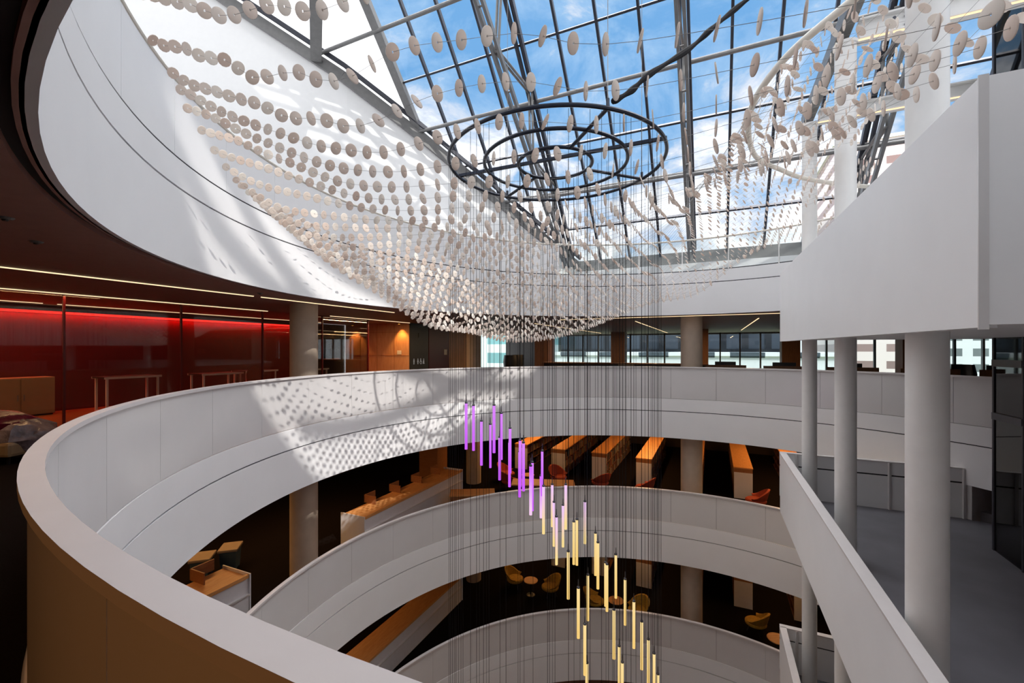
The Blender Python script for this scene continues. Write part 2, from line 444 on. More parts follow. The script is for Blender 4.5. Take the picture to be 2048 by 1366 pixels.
MB().poly([gp(-11.5, WT), gp(UE, WT), gp(UE, 20.55), gp(-5.93, 20.55), gp(-6.85, 19.71), gp(-11.5, 15.48)]).build('pane', M['glass'], sky)
mem = MB().poly([gp(-24.6, WT), gp(-11.5, WT), gp(-11.5, 15.48), gp(-13.83, 13.56), gp(-17.39, 11.13), gp(-21.0, 8.5)]).build('roof_panel', M['fritted'], sky)
tag(mem, 'opaque white corner panel')
tag(MB().poly([gp(-5.0, WT, 0.02), gp(UE, WT, 0.02), gp(UE, 10.4, 0.02), gp(-5.0, 10.4, 0.02)]).build('roof_panel', M['plaster'], sky), 'unseen solid panel added near the ridge to block the sun')  # opaque sheet added out of view, keeps sun off the far right
k = 0
for i in range(1, 23):
    u = -11.5 + 1.3375*i
    if u > UE: break
    MB().bar(gp(u, WT, 0.09), gp(u, wl_w(u), 0.09), 0.085, 0.16, Vector((W.x*KK, W.y*KK, 1))).build('mullion', M['steeldark'], sky)
for j, w in enumerate([14.17, 16.72, 19.26, 11.6, 9.05]):
    u = max(wl_u(w), -11.5) if w < 15.48 else wl_u(w)
    MB().bar(gp(u, w, 0.09), gp(UE, w, 0.09), 0.07, 0.15, Vector((W.x*KK, W.y*KK, 1))).build('transom', M['steeldark'], sky)
for j, w in enumerate([12.9, 15.45, 18.0, 10.3]):
    MB().tube([gp(wl_u(w), w, 0.24), gp(UE, w, 0.24)], 0.075, 10).build('purlin', M['steelgrey'], sky, True)
MB().tube([gp(-7.6, 17.9, 0.75), gp(UE, 17.9, 0.75)], 0.07, 10).build('purlin', M['steelgrey'], sky, True)
MB().bar(gp(-11.5, WT, 0.16), gp(-11.5, 15.48, 0.16), 0.34, 0.22, Vector((W.x*KK, W.y*KK, 1))).build('edge_rafter', M['steelgrey'], sky)
mb = MB()
for (a, b), (c, d) in zip(WL, WL[1:]): mb.bar(gp(a, b, 0.34), gp(c, d, 0.34), 0.14, 0.42)
mb.build('eaves_beam', M['steelgrey'], sky)
mb = MB()
for (a, b), (c, d) in zip(WL, WL[1:]): mb.bar(gp(a+0.22, b-0.22, 0.2), gp(c+0.22, d-0.22, 0.2), 0.1, 0.16)
mb.build('gutter', M['steeldark'], sky)

# roof trusses below the glazing
def truss(label, u, w0, w1, d0, d1, n):
    t = thing('roof_truss', label, 'truss', gp(u, w1, 0.5), 0, 'steel trusses under the skylight')
    o = gp(u, w1, 0.5)
    dep = lambda w: d0 + (d1-d0)*((w1-w)/(w1-w0))
    up = Vector((W.x*KK, W.y*KK, 1)).normalized()
    def L(p): return p - o
    mb = MB()
    for s in (-0.12, 0.12): mb.bar(L(gp(u+s, w0, 0.3)), L(gp(u+s, w1, 0.3)), 0.085, 0.2, up)
    mb.build('upper_chord', M['steeldark'], t)
    mb = MB()
    for s in (-0.10, 0.10): mb.bar(L(gp(u+s, w0, dep(w0))), L(gp(u+s, w1, dep(w1))), 0.09, 0.18, up)
    for q in range(3*n):
        w = w0 + (w1-w0)*(q+0.5)/(3*n)
        mb.bar(L(gp(u-0.1, w, dep(w))), L(gp(u+0.1, w, dep(w))), 0.05, 0.08, up)
    mb.build('lower_chord', M['steelgrey'], t)
    st = (w1-w0)/n
    for q in range(n):
        a, b = w0+q*st, w0+(q+1)*st; m_ = (a+b)/2
        for p_, q_ in ((gp(u, a, 0.35), gp(u, m_, dep(m_)-0.05)), (gp(u, m_, dep(m_)-0.05), gp(u, b, 0.35))):
            mb = MB()
            for s in (-0.06, 0.06):
                mb.tube([L(p_)+U*s, L(q_)+U*s], 0.045, 8)
            mb.build('web_brace', M['steelgrey'], t, True)
    return t
truss('lattice roof truss above the left half of the dark rings', -6.15, 10.2, 20.2, 1.1, 3.4, 4)
truss('roof truss standing almost upright at the middle of the skylight', -0.80, 10.2, 20.3, 1.1, 3.2, 4)
truss('dark lattice truss seen between the white columns', 4.55, 10.2, 20.3, 1.1, 3.0, 5)
truss('truss at the far right beyond the thickest white column', 9.9, 10.2, 20.3, 1.1, 3.0, 5)

def iray(x, y, Zd):
    """point at depth Zd along the line of sight through photo pixel x, y"""
    return Vector(((x-1024)/870*Zd, Zd, (699-y)/870*Zd + E))
t = tag(MB().bar(iray(632, 120, 17.6), iray(632, -70, 13.6), 0.42, 0.16).build('roof_brace', M['steelgrey']), 'flat grey brace crossing the white roof corner at upper left', 'brace')

# white wall under the eaves, sill below the glass
mb = MB()
pts = WL
for (a, b), (c, d) in zip(pts, pts[1:]):
    p, q = uw(a, b), uw(c, d)
    n = Vector((q.y-p.y, -(q.x-p.x), 0)).normalized()
    za, zb = K-KK*b+E-0.25, K-KK*d+E-0.25
    mb.prism([p, q, q-n*0.3, p-n*0.3], UF-0.1, [za, zb, zb, za])
p, q = uw(-30, 2.0), uw(-24.6, 6.5); n = Vector((q.y-p.y, -(q.x-p.x), 0)).normalized()
mb.prism([p, q, q-n*0.3, p-n*0.3], UF-0.1, 20.2)
tag(mb.build('wall_upper_left', M['plaster']), 'tall bright white wall at upper left under the roof edge', 'wall', kind='structure')
o = MB().uwbox(-5.95, UE, 20.45, 20.8, UF, K-KK*20.55+E+0.02).build('sill', M['steelgrey']); tag(o, 'grey sill wall at the foot of the skylight', 'sill', kind='structure')
MB().uwbox(-5.95, UE, 20.15, 20.46, UF, UF+0.85).build('ledge', M['white'], o)

# unseen roof added overhead, its opening cut to place the sun patches
mb = MB()
oc = Vector((5.7, -0.4)); orad = 5.2
cu = oc.x*U.x + oc.y*U.y; cw = oc.x*W.x + oc.y*W.y
ROOFZ = K - KK*WT + E + 0.1
HOLE = [(4.26, -7.43), (4.86, -8.63), (5.96, -9.23), (7.36, -9.93), (9.16, -10.03), (10.36, -8.73), (11.16, -7.03), (11.86, -5.03), (13.16, -3.23), (13.36, -1.23), (12.16, -0.53), (6.96, -3.23), (4.76, -5.43)]
def hole_slab(u0, u1, w0, w1, z0, z1):
    mb = MB()
    hs = [(x*U.x+y*U.y, x*W.x+y*W.y) for x, y in HOLE]
    cu = sum(h[0] for h in hs)/len(hs); cw = sum(h[1] for h in hs)/len(hs)
    angs = sorted(set([2*PI*i/120 for i in range(120)] + [math.atan2(b-cw, a-cu) % (2*PI) for a, b in [(u0,w0),(u1,w0),(u1,w1),(u0,w1)] + hs]))
    vs = []; n = len(angs)
    for a in angs:
        c, d = math.cos(a), math.sin(a)
        t = min([(u1-cu)/c if c > 1e-9 else 1e9, (u0-cu)/c if c < -1e-9 else 1e9, (w1-cw)/d if d > 1e-9 else 1e9, (w0-cw)/d if d < -1e-9 else 1e9])
        r = 0.1
        for (ax, ay), (bx, by) in zip(hs, hs[1:]+hs[:1]):
            ex, ey = bx-ax, by-ay; den = c*ey - d*ex
            if abs(den) < 1e-9: continue
            tt = ((ax-cu)*ey - (ay-cw)*ex)/den; qq = ((ax-cu)*d - (ay-cw)*c)/den
            if tt > 0 and -1e-6 <= qq <= 1+1e-6: r = max(r, tt)
        r = min(r, t-0.05)
        vs += [uw(cu+r*c, cw+r*d, z0), uw(cu+t*c, cw+t*d, z0), uw(cu+t*c, cw+t*d, z1), uw(cu+r*c, cw+r*d, z1)]
    fs = []
    for i in range(n):
        j = (i+1) % n
        for e in range(4):
            g = (e+1) % 4; fs.append((i*4+e, i*4+g, j*4+g, j*4+e))
    return mb.add(vs, fs)
roof = hole_slab(-32, 46, -24, WT, ROOFZ, ROOFZ+0.3).build('roof', M['plaster'])
tag(roof, 'unseen white roof added so that its opening shapes the sun patches', 'roof', kind='structure')
for a, b in (((4.8,-8.8),(9.0,-1.8)), ((8.0,-9.2),(12.4,-0.6)), ((4.4,-6.8),(13.4,-2.4))):
    MB().bar((a[0], a[1], ROOFZ+0.15), (b[0], b[1], ROOFZ+0.15), 0.3, 0.3).build('shadow_bar', M['steelgrey'], roof)  # bars added across the opening to throw crossing shadows

# ------------------------------------------------------------------ white columns, beams and hoop at right
def col(label, x, y, r, z0, z1, m, grp):
    o = thing('column', label, 'column', (x, y, z0), 0, grp, kind='structure')
    MB().lathe((0,0,0), [(r, 0), (r, z1-z0)], 40).build('shaft', M[m], o, True)
    return o
G = 'slender white columns along the stair'
COLS = [(8.0, 11.7, 0.172, 6.04+E), (6.67, 8.7, 0.18, 6.10+E), (4.53, 4.75, 0.18, 7.6+E)]
for (x, y, r, zt), lb in zip(COLS, ('thinnest and farthest of the white stair columns', 'middle white column of the stair', 'thickest looking white column, nearest on the right')):
    c = col(lb, x, y, r, LV[3], zt, 'steelwhite', G)
    MB().lathe((0,0,0), [(r+0.03, zt-LV[3]-0.06), (r+0.03, zt-LV[3])], 32).build('head_plate', M['steelwhite'], c, True)
def ibeam(name, label, p, q, h, parent=None):
    p = Vector(p); q = Vector(q); o = thing(name, label, 'beam', p, 0, 'white steel beams over the stair')
    d = q-p
    mb = MB(); mb.bar((0,0,0), d, 0.03, h); mb.build('web', M['steelwhite'], o)
    for s in (-1, 1):
        MB().bar(Vector((0,0,s*h/2)), d+Vector((0,0,s*h/2)), 0.26, 0.035).build('flange', M['steelwhite'], o)
    MB().bar(Vector((0,0,-h/2-0.03))+Vector((-0.1,-0.05,0)), d+Vector((0,0,-h/2-0.03))+Vector((-0.1,-0.05,0)), 0.03, 0.02).build('light_strip', M['led'], o)
    return o
c1, c2 = Vector((8.0, 11.7, 6.2+E)), Vector((6.67, 8.7, 6.28+E))
ibeam('steel_beam', 'lower white steel beam with a glowing edge, behind the middle column', c1 + U*0.2, c1 + U*9, 0.30)
ibeam('steel_beam', 'upper white bolted steel beam running to the top right corner', c2 + U*0.2 , c2 + U*9, 0.36)
o = tag(MB().bar(c1 + Vector((0,0,0.14)) + W*0.5, c2 + Vector((0,0,0.3)) - W*7, 0.22, 0.3).build('steel_beam', M['steelgrey']), 'grey raking beam lying on the column heads', 'beam', 'white steel beams over the stair')
# bolts on the upper beam
mb = MB()
for a in range(2):
    for b in range(2):
        p = c2 + U*(0.75+0.18*a) - W*0.03 + Vector((0,0,-0.08+0.16*b))
        mb.tube([p, p - W*0.03], 0.03, 8)
bo = [x for x in COL.objects if x.name.startswith('steel_beam') and 'upper' in x.get('label', '')][0]
ob = mb.build('bolt_group', M['chrome'], bo); ob.matrix_parent_inverse = Matrix.Translation(-bo.location)

def spline(P, n=10):
    P = [Vector(p) for p in P]; out = []
    for i in range(len(P)-1):
        p0 = P[max(i-1,0)]; p1 = P[i]; p2 = P[i+1]; p3 = P[min(i+2, len(P)-1)]
        for k in range(n):
            t = k/n
            out.append(0.5*((2*p1) + (p2-p0)*t + (2*p0-5*p1+4*p2-p3)*t*t + (3*p1-p0-3*p2+p3)*t*t*t))
    out.append(P[-1]); return out
HZ = 4.1 + E
HOOP = [(4.35, 3.6), (4.0, 5.1), (3.85, 6.25), (4.15, 7.6), (5.1, 9.15), (6.1, 9.9), (7.2, 10.5), (9.0, 10.95), (10.4, 10.9)]
o = tag(MB().tube(spline([(x, y, HZ) for x, y in HOOP], 12), 0.05, 12).build('support_hoop', M['cream'], None, True), 'cream pipe hoop that carries the hanging discs at right', 'pipe')

# ------------------------------------------------------------------ stair landings at right
def landing(label, dz, top=None, bot=None, floor_z=-4.18+E, upper=False):
    A = Vector((7.64, 12.4, 0)); B = A - W*(14.5 if not upper else 10.23)
    far = A + U*3.95
    t = thing('stair_landing', label, 'landing', (A.x, A.y, floor_z+dz), 0, 'half-storey stair landings', kind='structure')
    o = Vector((A.x, A.y, floor_z+dz))
    def L(p, z): return (p.x-o.x, p.y-o.y, z-o.z)
    zt = (-2.93+E+dz); zb = (-4.60+E+dz)
    if not upper:
        n = U*0.11
        q = [A, B, B+n, A+n]
        mb = MB(); P = [L(p, 0) for p in q]
        mb.prism([p[:2] for p in P], zb-o.z, zt-0.03-o.z); mb.build('side_parapet', M['white'], t)
        q = [A-U*0.015, B-U*0.015, B+U*0.15, A+U*0.15]
        MB().prism([L(p,0)[:2] for p in q], zt-0.03-o.z, zt-o.z).build('parapet_cap', M['cap'], t)
        # floor slab
        q = [A+n, B+n, B+U*9.0, far+U*5.0-W*2.0, far]
        MB().prism([L(p,0)[:2] for p in q], zb-o.z, 0.0).build('floor_slab', M['landing'], t)
        # far parapet, panels with a shadow line and posts
        m_ = W*0.1
        q = [A, far, far+m_, A+m_]
        MB().prism([L(p,0)[:2] for p in q], 0.0, 0.86).build('far_parapet', M['white'], t)
        q2 = [A+W*0.02, far+W*0.02, far+W*0.1, A+W*0.1]
        MB().prism([L(p,0)[:2] for p in q2], 0.86, 0.90).build('shadow_line', M['reveal'], t)
        MB().prism([L(p,0)[:2] for p in q], 0.90, zt-0.03-o.z).build('top_rail', M['white'], t)
        q = [A-W*0.03, far-W*0.03, far+W*0.12, A+W*0.12]
        MB().prism([L(p,0)[:2] for p in q], zt-0.03-o.z, zt-o.z).build('parapet_cap', M['cap'], t)
        for s in (0.4, 2.45, 3.9):
            p = A + U*s
            MB().bar(L(p-W*0.02, o.z), L(p-W*0.02, zt-0.03), 0.06, 0.05).build('post', M['panel'], t)
        # flank of the flight that climbs away to the right
        g = far + U*3.2 + W*3.0
        e = (g-far).normalized(); nn = Vector((e.y, -e.x, 0))*0.1
        MB().prism([L(p,0)[:2] for p in (far, g, g+nn, far+nn)], [-0.2, 1.2, 1.2, -0.2], [zt-o.z, zt-o.z+1.45, zt-o.z+1.45, zt-o.z]).build('flight_parapet', M['panel'], t)
        for s in range(5):
            p = far + e*(0.35+0.5*s) - W*0.0
            MB().prism([L(x,0)[:2] for x in (p, p+e*0.5, p+e*0.5+nn*14, p+nn*14)], -0.2, 0.17*(s+1)).build('tread', M['landing'], t)
    else:
        zb0, zb1, zt0, zt1 = 0.228+E, 0.158+E, 2.17+E, 1.95+E
        n = U*0.16; m_ = W*0.16
        q = [A, B, B+U*0.045, B+U*0.045+m_, B+n+m_, A+n]
        MB().prism([L(p,0)[:2] for p in q], [zb0-o.z]+[zb1-o.z]*4+[zb0-o.z], [zt0-o.z]+[zt1-o.z]*4+[zt0-o.z]).build('side_parapet', M['white'], t)
        q = [B+U*0.045, B+U*3.6, B+U*3.6+m_, B+U*0.045+m_]
        MB().prism([L(p,0)[:2] for p in q], zb1-o.z+0.02, zt1-o.z+0.0).build('end_parapet', M['white'], t)
        q = [B-W*0.012-U*0.012, B+U*0.044-W*0.012, B+U*0.044, B-U*0.012]
        MB().prism([L(p,0)[:2] for p in q], zb1-o.z-0.015, zt1-o.z+0.01).build('corner_strip', M['panel'], t)
        q = [A+n, B+n+m_, B+U*3.6+m_, A+U*6.5]
        MB().prism([L(p,0)[:2] for p in q], [zb0-o.z+0.03, zb1-o.z+0.03, zb1-o.z+0.03, zb0-o.z+0.03], zb0-o.z+0.35).build('floor_slab', M['white'], t)
    return t
landing('wide stair landing at lower right with a long white parapet slanting to the corner', 0.0)
landing('lower stair landing half hidden below the long parapet', -4.95)
landing('white boxed stair landing hanging at right above the columns', 0, upper=True)

# dark glass lift shaft at the right edge
def lift():
    P = [Vector((10.05, 9.07, 0)), Vector((9.6, 8.15, 0)), Vector((13.0, 6.6, 0)), Vector((13.6, 8.0, 0))]
    z0, z1 = -4.18+E-0.3, 12.5
    t = thing('lift_shaft', 'dark green glass lift shaft at the right edge', 'lift shaft', (P[0].x, P[0].y, z0), kind='structure')
    def L(p): return (p.x-P[0].x, p.y-P[0].y)
    for i in range(4):
        a, b = P[i], P[(i+1)%4]; d = (b-a).normalized(); n = Vector((-d.y, d.x, 0))*0.02
        MB().prism([L(p) for p in (a, b, b+n, a+n)], 0, z1-z0).build('pane', M['tint'], t)
        MB().prism([L(p) for p in (a-d*0.03+n, a+d*0.03+n, a+d*0.03-n, a-d*0.03-n)], 0, z1-z0).build('post', M['steeldark'], t)
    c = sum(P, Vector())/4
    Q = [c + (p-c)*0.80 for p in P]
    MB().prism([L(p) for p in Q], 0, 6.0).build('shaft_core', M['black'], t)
    for zz in (3.1, 4.2, 7.4):
        for i in range(4):
            a, b = P[i], P[(i+1)%4]
            MB().bar((*L(a), zz), (*L(b), zz), 0.08, 0.14).build('transom', M['steeldark'], t)
lift()

# ------------------------------------------------------------------ rings and pendant tubes
RC = Vector((0.94, 9.5, 4.05+E))
rg = thing('pendant_ring_frame', 'dark frame of three concentric rings hung under the skylight', 'ring frame', RC)
for r in (2.30, 1.54, 0.80):
    MB().tube([(r*math.cos(2*PI*i/96), r*math.sin(2*PI*i/96), 0) for i in range(96)], 0.038, 8, True).build('ring', M['navy'], rg, True)
for a in (-1.276, 0.37, 2.05):
    a_ = a
    MB().tube([(0.80*math.cos(a_), 0.80*math.sin(a_), 0), (2.30*math.cos(a_), 2.30*math.sin(a_), 0)], 0.036, 8).build('spoke', M['navy'], rg, True)
pa = Vector(((917-1024)/870*10.3, 10.3, 0)) - Vector((RC.x, RC.y, 0)); pb = Vector(((1334-1024)/870*8.45, 8.45, 0)) - Vector((RC.x, RC.y, 0))
MB().bar(Vector((pa.x, pa.y, 0.06)), Vector((pb.x, pb.y, 0.06)), 0.07, 0.06).build('cross_bar', M['navy'], rg)
for a in (-1.276, 0.37, 2.05):
    x, y = 2.30*math.cos(a), 2.30*math.sin(a)
    MB().tube([(x, y, 0.0), (x, y, 0.16)], 0.03, 6).build('shackle', M['navy'], rg)
    topw = gp(0, 0)
    wv = (RC.x+x)*W.x + (RC.y+y)*W.y
    MB().tube([(x, y, 0.1), (x, y, 0.1 + (K - KK*wv + E) - RC.z - 0.6)], 0.006, 5).build('hanger', M['wire'], rg)
cb = spline([iray(1226, 203, 7.6), iray(1262, 182, 7.75), iray(1300, 148, 7.9), iray(1378, 98, 8.5), iray(1430, 52, 9.0), iray(1500, -5, 9.6), iray(1590, -70, 10.5)], 8)
tag(MB().tube(cb, [0.05+0.012*math.sin(i*0.9) for i in range(len(cb))], 8).build('hanging_cable', M['cable'], None, True), 'thick black bundle of cables running from the rings up to the roof', 'cable')

RT = RC.z
CORDS = []
def pendant(X, Y, ztop, length, mname, label, group):
    CORDS.append((X, Y))
    o = thing('pendant_light', label, 'pendant light', (X, Y, ztop), 0, group)
    MB().tube([(0,0,0), (0,0,-length)], 0.030, 10).build('light_tube', M[mname], o, True)
    MB().lathe((0,0,0), [(0.031, -0.01), (0.032, 0.015), (0.012, 0.035), (0.009, 0.15), (0.004, 0.17)], 10).build('end_cap', M['chrome'], o, True)
    MB().tube([(0,0,0.165), (0,0,RT-ztop-0.045)], 0.0042, 5).build('cord', M['cable'], o)
    return o
S7 = lambda x, y: (880+x*0.2196, 780+y*0.2196)
S8 = lambda x, y: (1080+x*0.224, 1060+y*0.224)
PEND = []
for x, a, b, m_ in [(238,118,540,'purple'),(305,140,552,'purple'),(377,283,686,'purple'),(457,312,708,'purple'),(492,138,572,'purple'),(558,212,634,'purple'),
    (543,430,820,'purple'),(638,348,757,'purple'),(633,475,882,'purple'),(730,457,880,'purple'),(725,560,975,'purple'),(760,480,920,'purple'),(840,658,1100,'purple'),
    (826,690,1138,'violet'),(932,555,965,'purple'),(919,780,1165,'violet'),(943,875,1310,'blush'),(1022,860,1245,'blush'),(1145,860,1268,'blush'),
    (1038,1020,1423,'blush'),(1060,1152,1590,'blush'),(1120,1048,1430,'blush'),(1218,1198,1588,'yellow'),(1247,1178,1595,'yellow'),(1320,1015,1400,'blush')]:
    (px, ya), (_, yb) = S7(x, a), S7(x, b); PEND.append((px, ya, yb, m_))
for x, a, b in [(495,25,405),(517,110,525),(252,190,615),(677,218,608),(585,290,680),(598,305,725),(427,400,808),(342,515,965),(760,438,848),(838,635,1055),
    (660,710,1150),(400,840,1295),(418,1185,1620),(707,1035,1460),(735,1180,1600),(908,815,1245),(967,975,1395),(1018,1100,1525),(1053,1285,1700)]:
    (px, ya), (_, yb) = S8(x, a), S8(x, b); PEND.append((px, ya, yb, 'yellow'))
names = {'purple': ('slim glowing violet tube hung on a black cord in the upper part of the swarm', 'violet pendant tubes'),
         'violet': ('slim tube fading from violet to pale pink, hung where the colours change', 'violet to pink pendant tubes'),
         'blush': ('slim tube fading from pink to yellow, hung in the middle of the swarm', 'pink to yellow pendant tubes'),
         'yellow': ('slim glowing yellow tube hung on a black cord in the lower part of the swarm', 'yellow pendant tubes')}
for px, ya, yb, m_ in PEND:
    Zd = min(max(870.0/(yb-ya), 7.9), 10.9)
    if any(abs((px-1024)/870*Zd-a) < 0.09 and abs(Zd-b) < 0.09 for a, b in CORDS): Zd += 0.2
    X = (px-1024)/870*Zd
    d = Vector((X-RC.x, Zd-RC.y))
    if d.length > 2.28: d = d.normalized()*2.28; X, Zd = RC.x+d.x, RC.y+d.y; 
    zt = (699-ya)/870*Zd + E; ln = (yb-ya)/870*Zd
    pendant(X, Zd, zt, ln, m_, *names[m_])
# cords whose tubes hang below the picture
random.seed(21)
CXS = [898,901,905,909,912,917,922,926,941,953,959,967,973,978,1000,1012,1036,1040,1048,1066,1095,1099,1105,1110,1137,1148,1160,1175,1180,1203,1212,1217,1225,1228,1234,1240,1246,1252,1262,1272,1283,1290,1297,1302,1305,1310,1314,1318,1322]
for px in CXS:
    for _ in range(200):
        r = random.choice((2.28, 2.28, 1.54, 0.8)); q = (px-1024)/870
        # intersect the line of sight X = q*Y with that ring
        A_ = q*q+1; B_ = -2*(q*RC.x+RC.y); C_ = RC.x**2+RC.y**2-r*r; D_ = B_*B_-4*A_*C_
        if D_ < 0: continue
        Y = (-B_ + random.choice((-1, 1))*math.sqrt(D_))/(2*A_)
        if any(abs(q*Y-a) < 0.09 and abs(Y-b) < 0.09 for a, b in CORDS): continue
        break
    else:
        Y = RC.y; 
    X = q*Y
    zt = E - (1366-699+60+random.uniform(0, 260))/870*Y
    pendant(X, Y, zt, 1.0, 'yellow', 'black pendant cord whose tube hangs below the picture', 'cords of the lowest pendant tubes')

random.seed(11)
# ------------------------------------------------------------------ the hanging net of discs
CTRL = np.array([
 (-4.15,4.45,3.75),(-3.94,4.6,3.6),(-3.86,4.64,3.38),(-3.82,4.75,3.2),(-3.7,5.0,3.04),(-3.8,6.0,2.89),(-3.6,7.0,2.16),(-3.2,8.5,1.46),(-2.77,10,1.08),(-2.2,11,0.66),
 (-3.28,4.29,3.19),(-2.88,4.11,2.98),(-1.8,3.61,2.57),(-1.0,3.25,2.39),(-.4,2.97,2.25),(-3.12,4.3,2.96),(-2.26,3.9,2.54),(-1.59,3.59,2.32),(-1.34,3.48,2.25),
 (-2.36,4.07,2.44),(-1.66,3.75,2.2),(-2.45,4.42,2.42),(-1.74,4.09,2.13),(-2.8,5.54,2.37),(-2.05,5.19,2.0),(-2.3,6.1,1.95),(-2.6,7.0,1.75),
 (-0.33,12,0.27),(1.07,12.3,0.32),(2.1,12.6,0.60),(3.2,13,1.03),(4.6,13.5,1.5),(6,14,1.85),
 (.38,2.9,1.87),(.17,2.9,2.05),(-.06,3.6,1.9),(.11,4,1.66),(-.54,5,1.70),(-.34,5.5,1.62),(-1.57,6.1,1.75),(-1.86,6.7,1.68),
 (-1.2,8,1.35),(-1.0,9.5,0.95),(-0.6,11,0.5),(0.5,11,0.55),(1.5,11,0.75),
 (1.0,2.4,1.8),
 (-1,14,1.4),(0,14.2,1.2),(0.5,15.4,2.2),(-2,13.2,1.9),(-3.6,11.5,2.2),(-4.2,9.5,2.4),(2.5,16,2.8),(5,15.8,2.9),(8,14.5,3.2),(10,12.3,3.4),
 (4.0,5.1,4.02),(3.85,6.25,4.02),(4.15,7.6,4.02),(5.1,9.15,4.02),(7.2,10.5,4.02),(9,10.9,4.02),(4.3,3.8,3.6),
 (3.5,5,3.44),(3.55,4.6,3.0),(2.9,5.5,2.6),(2.86,7,2.35),(3.45,4,2.47),(3.5,3.4,2.2),(2.5,2.2,1.67),(3.05,4.35,2.1),(2.6,3.2,1.9),
 (1,7,1.55),(1,9,1.1),(3,9.5,1.8),(2,5,1.8),(5.2,9.9,3.75),(6.3,11.6,3.3),(6.5,14.6,2.7),(4.2,11.5,2.2),(8,13,3.4),
], float)
def tps_fit(P, lam=0.02):
    n = len(P); d = np.hypot(P[:,None,0]-P[None,:,0], P[:,None,1]-P[None,:,1])
    Kk = np.where(d > 0, d*d*np.log(np.maximum(d, 1e-9)), 0) + lam*np.eye(n)
    Q = np.c_[np.ones(n), P[:,0], P[:,1]]
    A = np.block([[Kk, Q], [Q.T, np.zeros((3,3))]])
    return np.linalg.solve(A, np.r_[P[:,2], 0, 0, 0])
TC = tps_fit(CTRL)
def net_z(x, y):
    d = np.hypot(CTRL[:,0]-x, CTRL[:,1]-y)
    k = np.where(d > 0, d*d*np.log(np.maximum(d, 1e-9)), 0)
    return min(float(k @ TC[:-3] + TC[-3] + TC[-2]*x + TC[-1]*y), 3.95)
def in_net(x, y, z):
    if math.hypot(x-CX, y-CY) > RR-0.42: return False
    if any(math.hypot(x-c[0], y-c[1]) < 0.34 for c in COLS): return False
    xp = 7.64 - 0.462*(12.4-y)
    if x > xp - 0.12 and z < 2.35: return False
    if x > xp + (0.75 if y < 9 else 1.6) or x > 9.2: return False
    if y < 1.75 or x > 10.6: return False
    if any(abs(x-a) < 0.085 and abs(y-b) < 0.085 for a, b in CORDS): return False
    return True
DR = 0.062
discs = []; wires = []
w = 2.05
while w < 15.9:
    u = -9.0; run = []
    while u < 9.5:
        p = uw(u, w); z = net_z(p.x, p.y)
        q = uw(u+0.02, w); dz = (net_z(q.x, q.y)-z)/0.02
        ok = in_net(p.x, p.y, z)
        if ok:
            run.append(Vector((p.x, p.y, z+E)))
            discs.append((Vector((p.x, p.y, z+E)), (U + Vector((0,0,dz))).normalized(), dz))
        elif len(run) > 2:
            wires.append(run); run = []
        else: run = []
        u += 0.19 if w > 5 else 0.205
    if len(run) > 2: wires.append(run)
    w += 0.30 if w < 4.6 else 0.22
def disc_geo(n=20):
    vs, fs = [], []
    prof = [(0.0088, -0.0045), (DR*0.93, -0.0045), (DR, -0.0025), (DR, 0.0025), (DR*0.93, 0.0045), (0.0088, 0.0045)]
    for r, x in prof: vs += [(x, r*math.cos(2*PI*k/n), r*math.sin(2*PI*k/n)) for k in range(n)]
    for i in range(6):
        j = (i+1) % 6
        for k in range(n):
            l = (k+1) % n; fs.append((i*n+k, i*n+l, j*n+l, j*n+k))
    return vs, fs
def disc_rot(nrm):
    r = nrm.to_track_quat('X', 'Z').to_matrix().to_4x4()
    return r @ Matrix.Rotation(random.gauss(0, 0.13), 4, 'Z') @ Matrix.Rotation(random.gauss(0, 0.13), 4, 'Y')
def in_frame(p):
    if p.y < 0.3: return False
    x = 1024 + 870*p.x/p.y; y = 699 - 870*(p.z-E)/p.y
    return -20 < x < 2068 and -20 < y < 1386
vis = sorted([d for d in discs if in_frame(d[0])], key=lambda d: d[0].length)
rest = [d for d in discs if not in_frame(d[0])] + vis[300:]
dv, dfc = disc_geo()
mb = MB(); mb.add(dv, dfc); dme = mb.mesh('hanging_disc', M['disc'], True)
GL = 'white discs threaded on wires across the void'
def zone(p):
    x = 1024 + 870*p.x/p.y
    if x < 700: return 'off-white disc on a thin wire in the rows over the upper left rim', 'discs in the rows over the upper left rim'
    if x < 1400: return 'off-white disc on a thin wire in front of the blue sky and dark rings', 'discs in front of the sky and the rings'
    return 'off-white disc on a thin wire at upper right, among the chains by the white columns', 'discs in the chains by the white columns'
for p, nrm, dz in vis[:300]:
    o = bpy.data.objects.new('hanging_disc', dme); COL.objects.link(o)
    o.matrix_world = Matrix.Translation(p) @ disc_rot(nrm)
    lb, gr = zone(p); tag(o, lb, 'disc', gr)
mb = MB()
sv, sf = disc_geo(12)
for p, nrm, dz in rest:
    Mx = Matrix.Translation(p) @ disc_rot(nrm)
    mb.add([Mx @ Vector(v) for v in sv], sf)
tag(mb.build('hanging_discs', M['disc'], None, False), 'dense white net of small hanging discs sagging over the middle of the void', 'discs', kind='stuff')
for run in wires:
    o = MB().tube(run, 0.0016, 5).build('hanging_wire', M['wire'])
    tag(o, 'thin steel wire threaded through a row of white discs', 'wire', 'wires of the disc net')

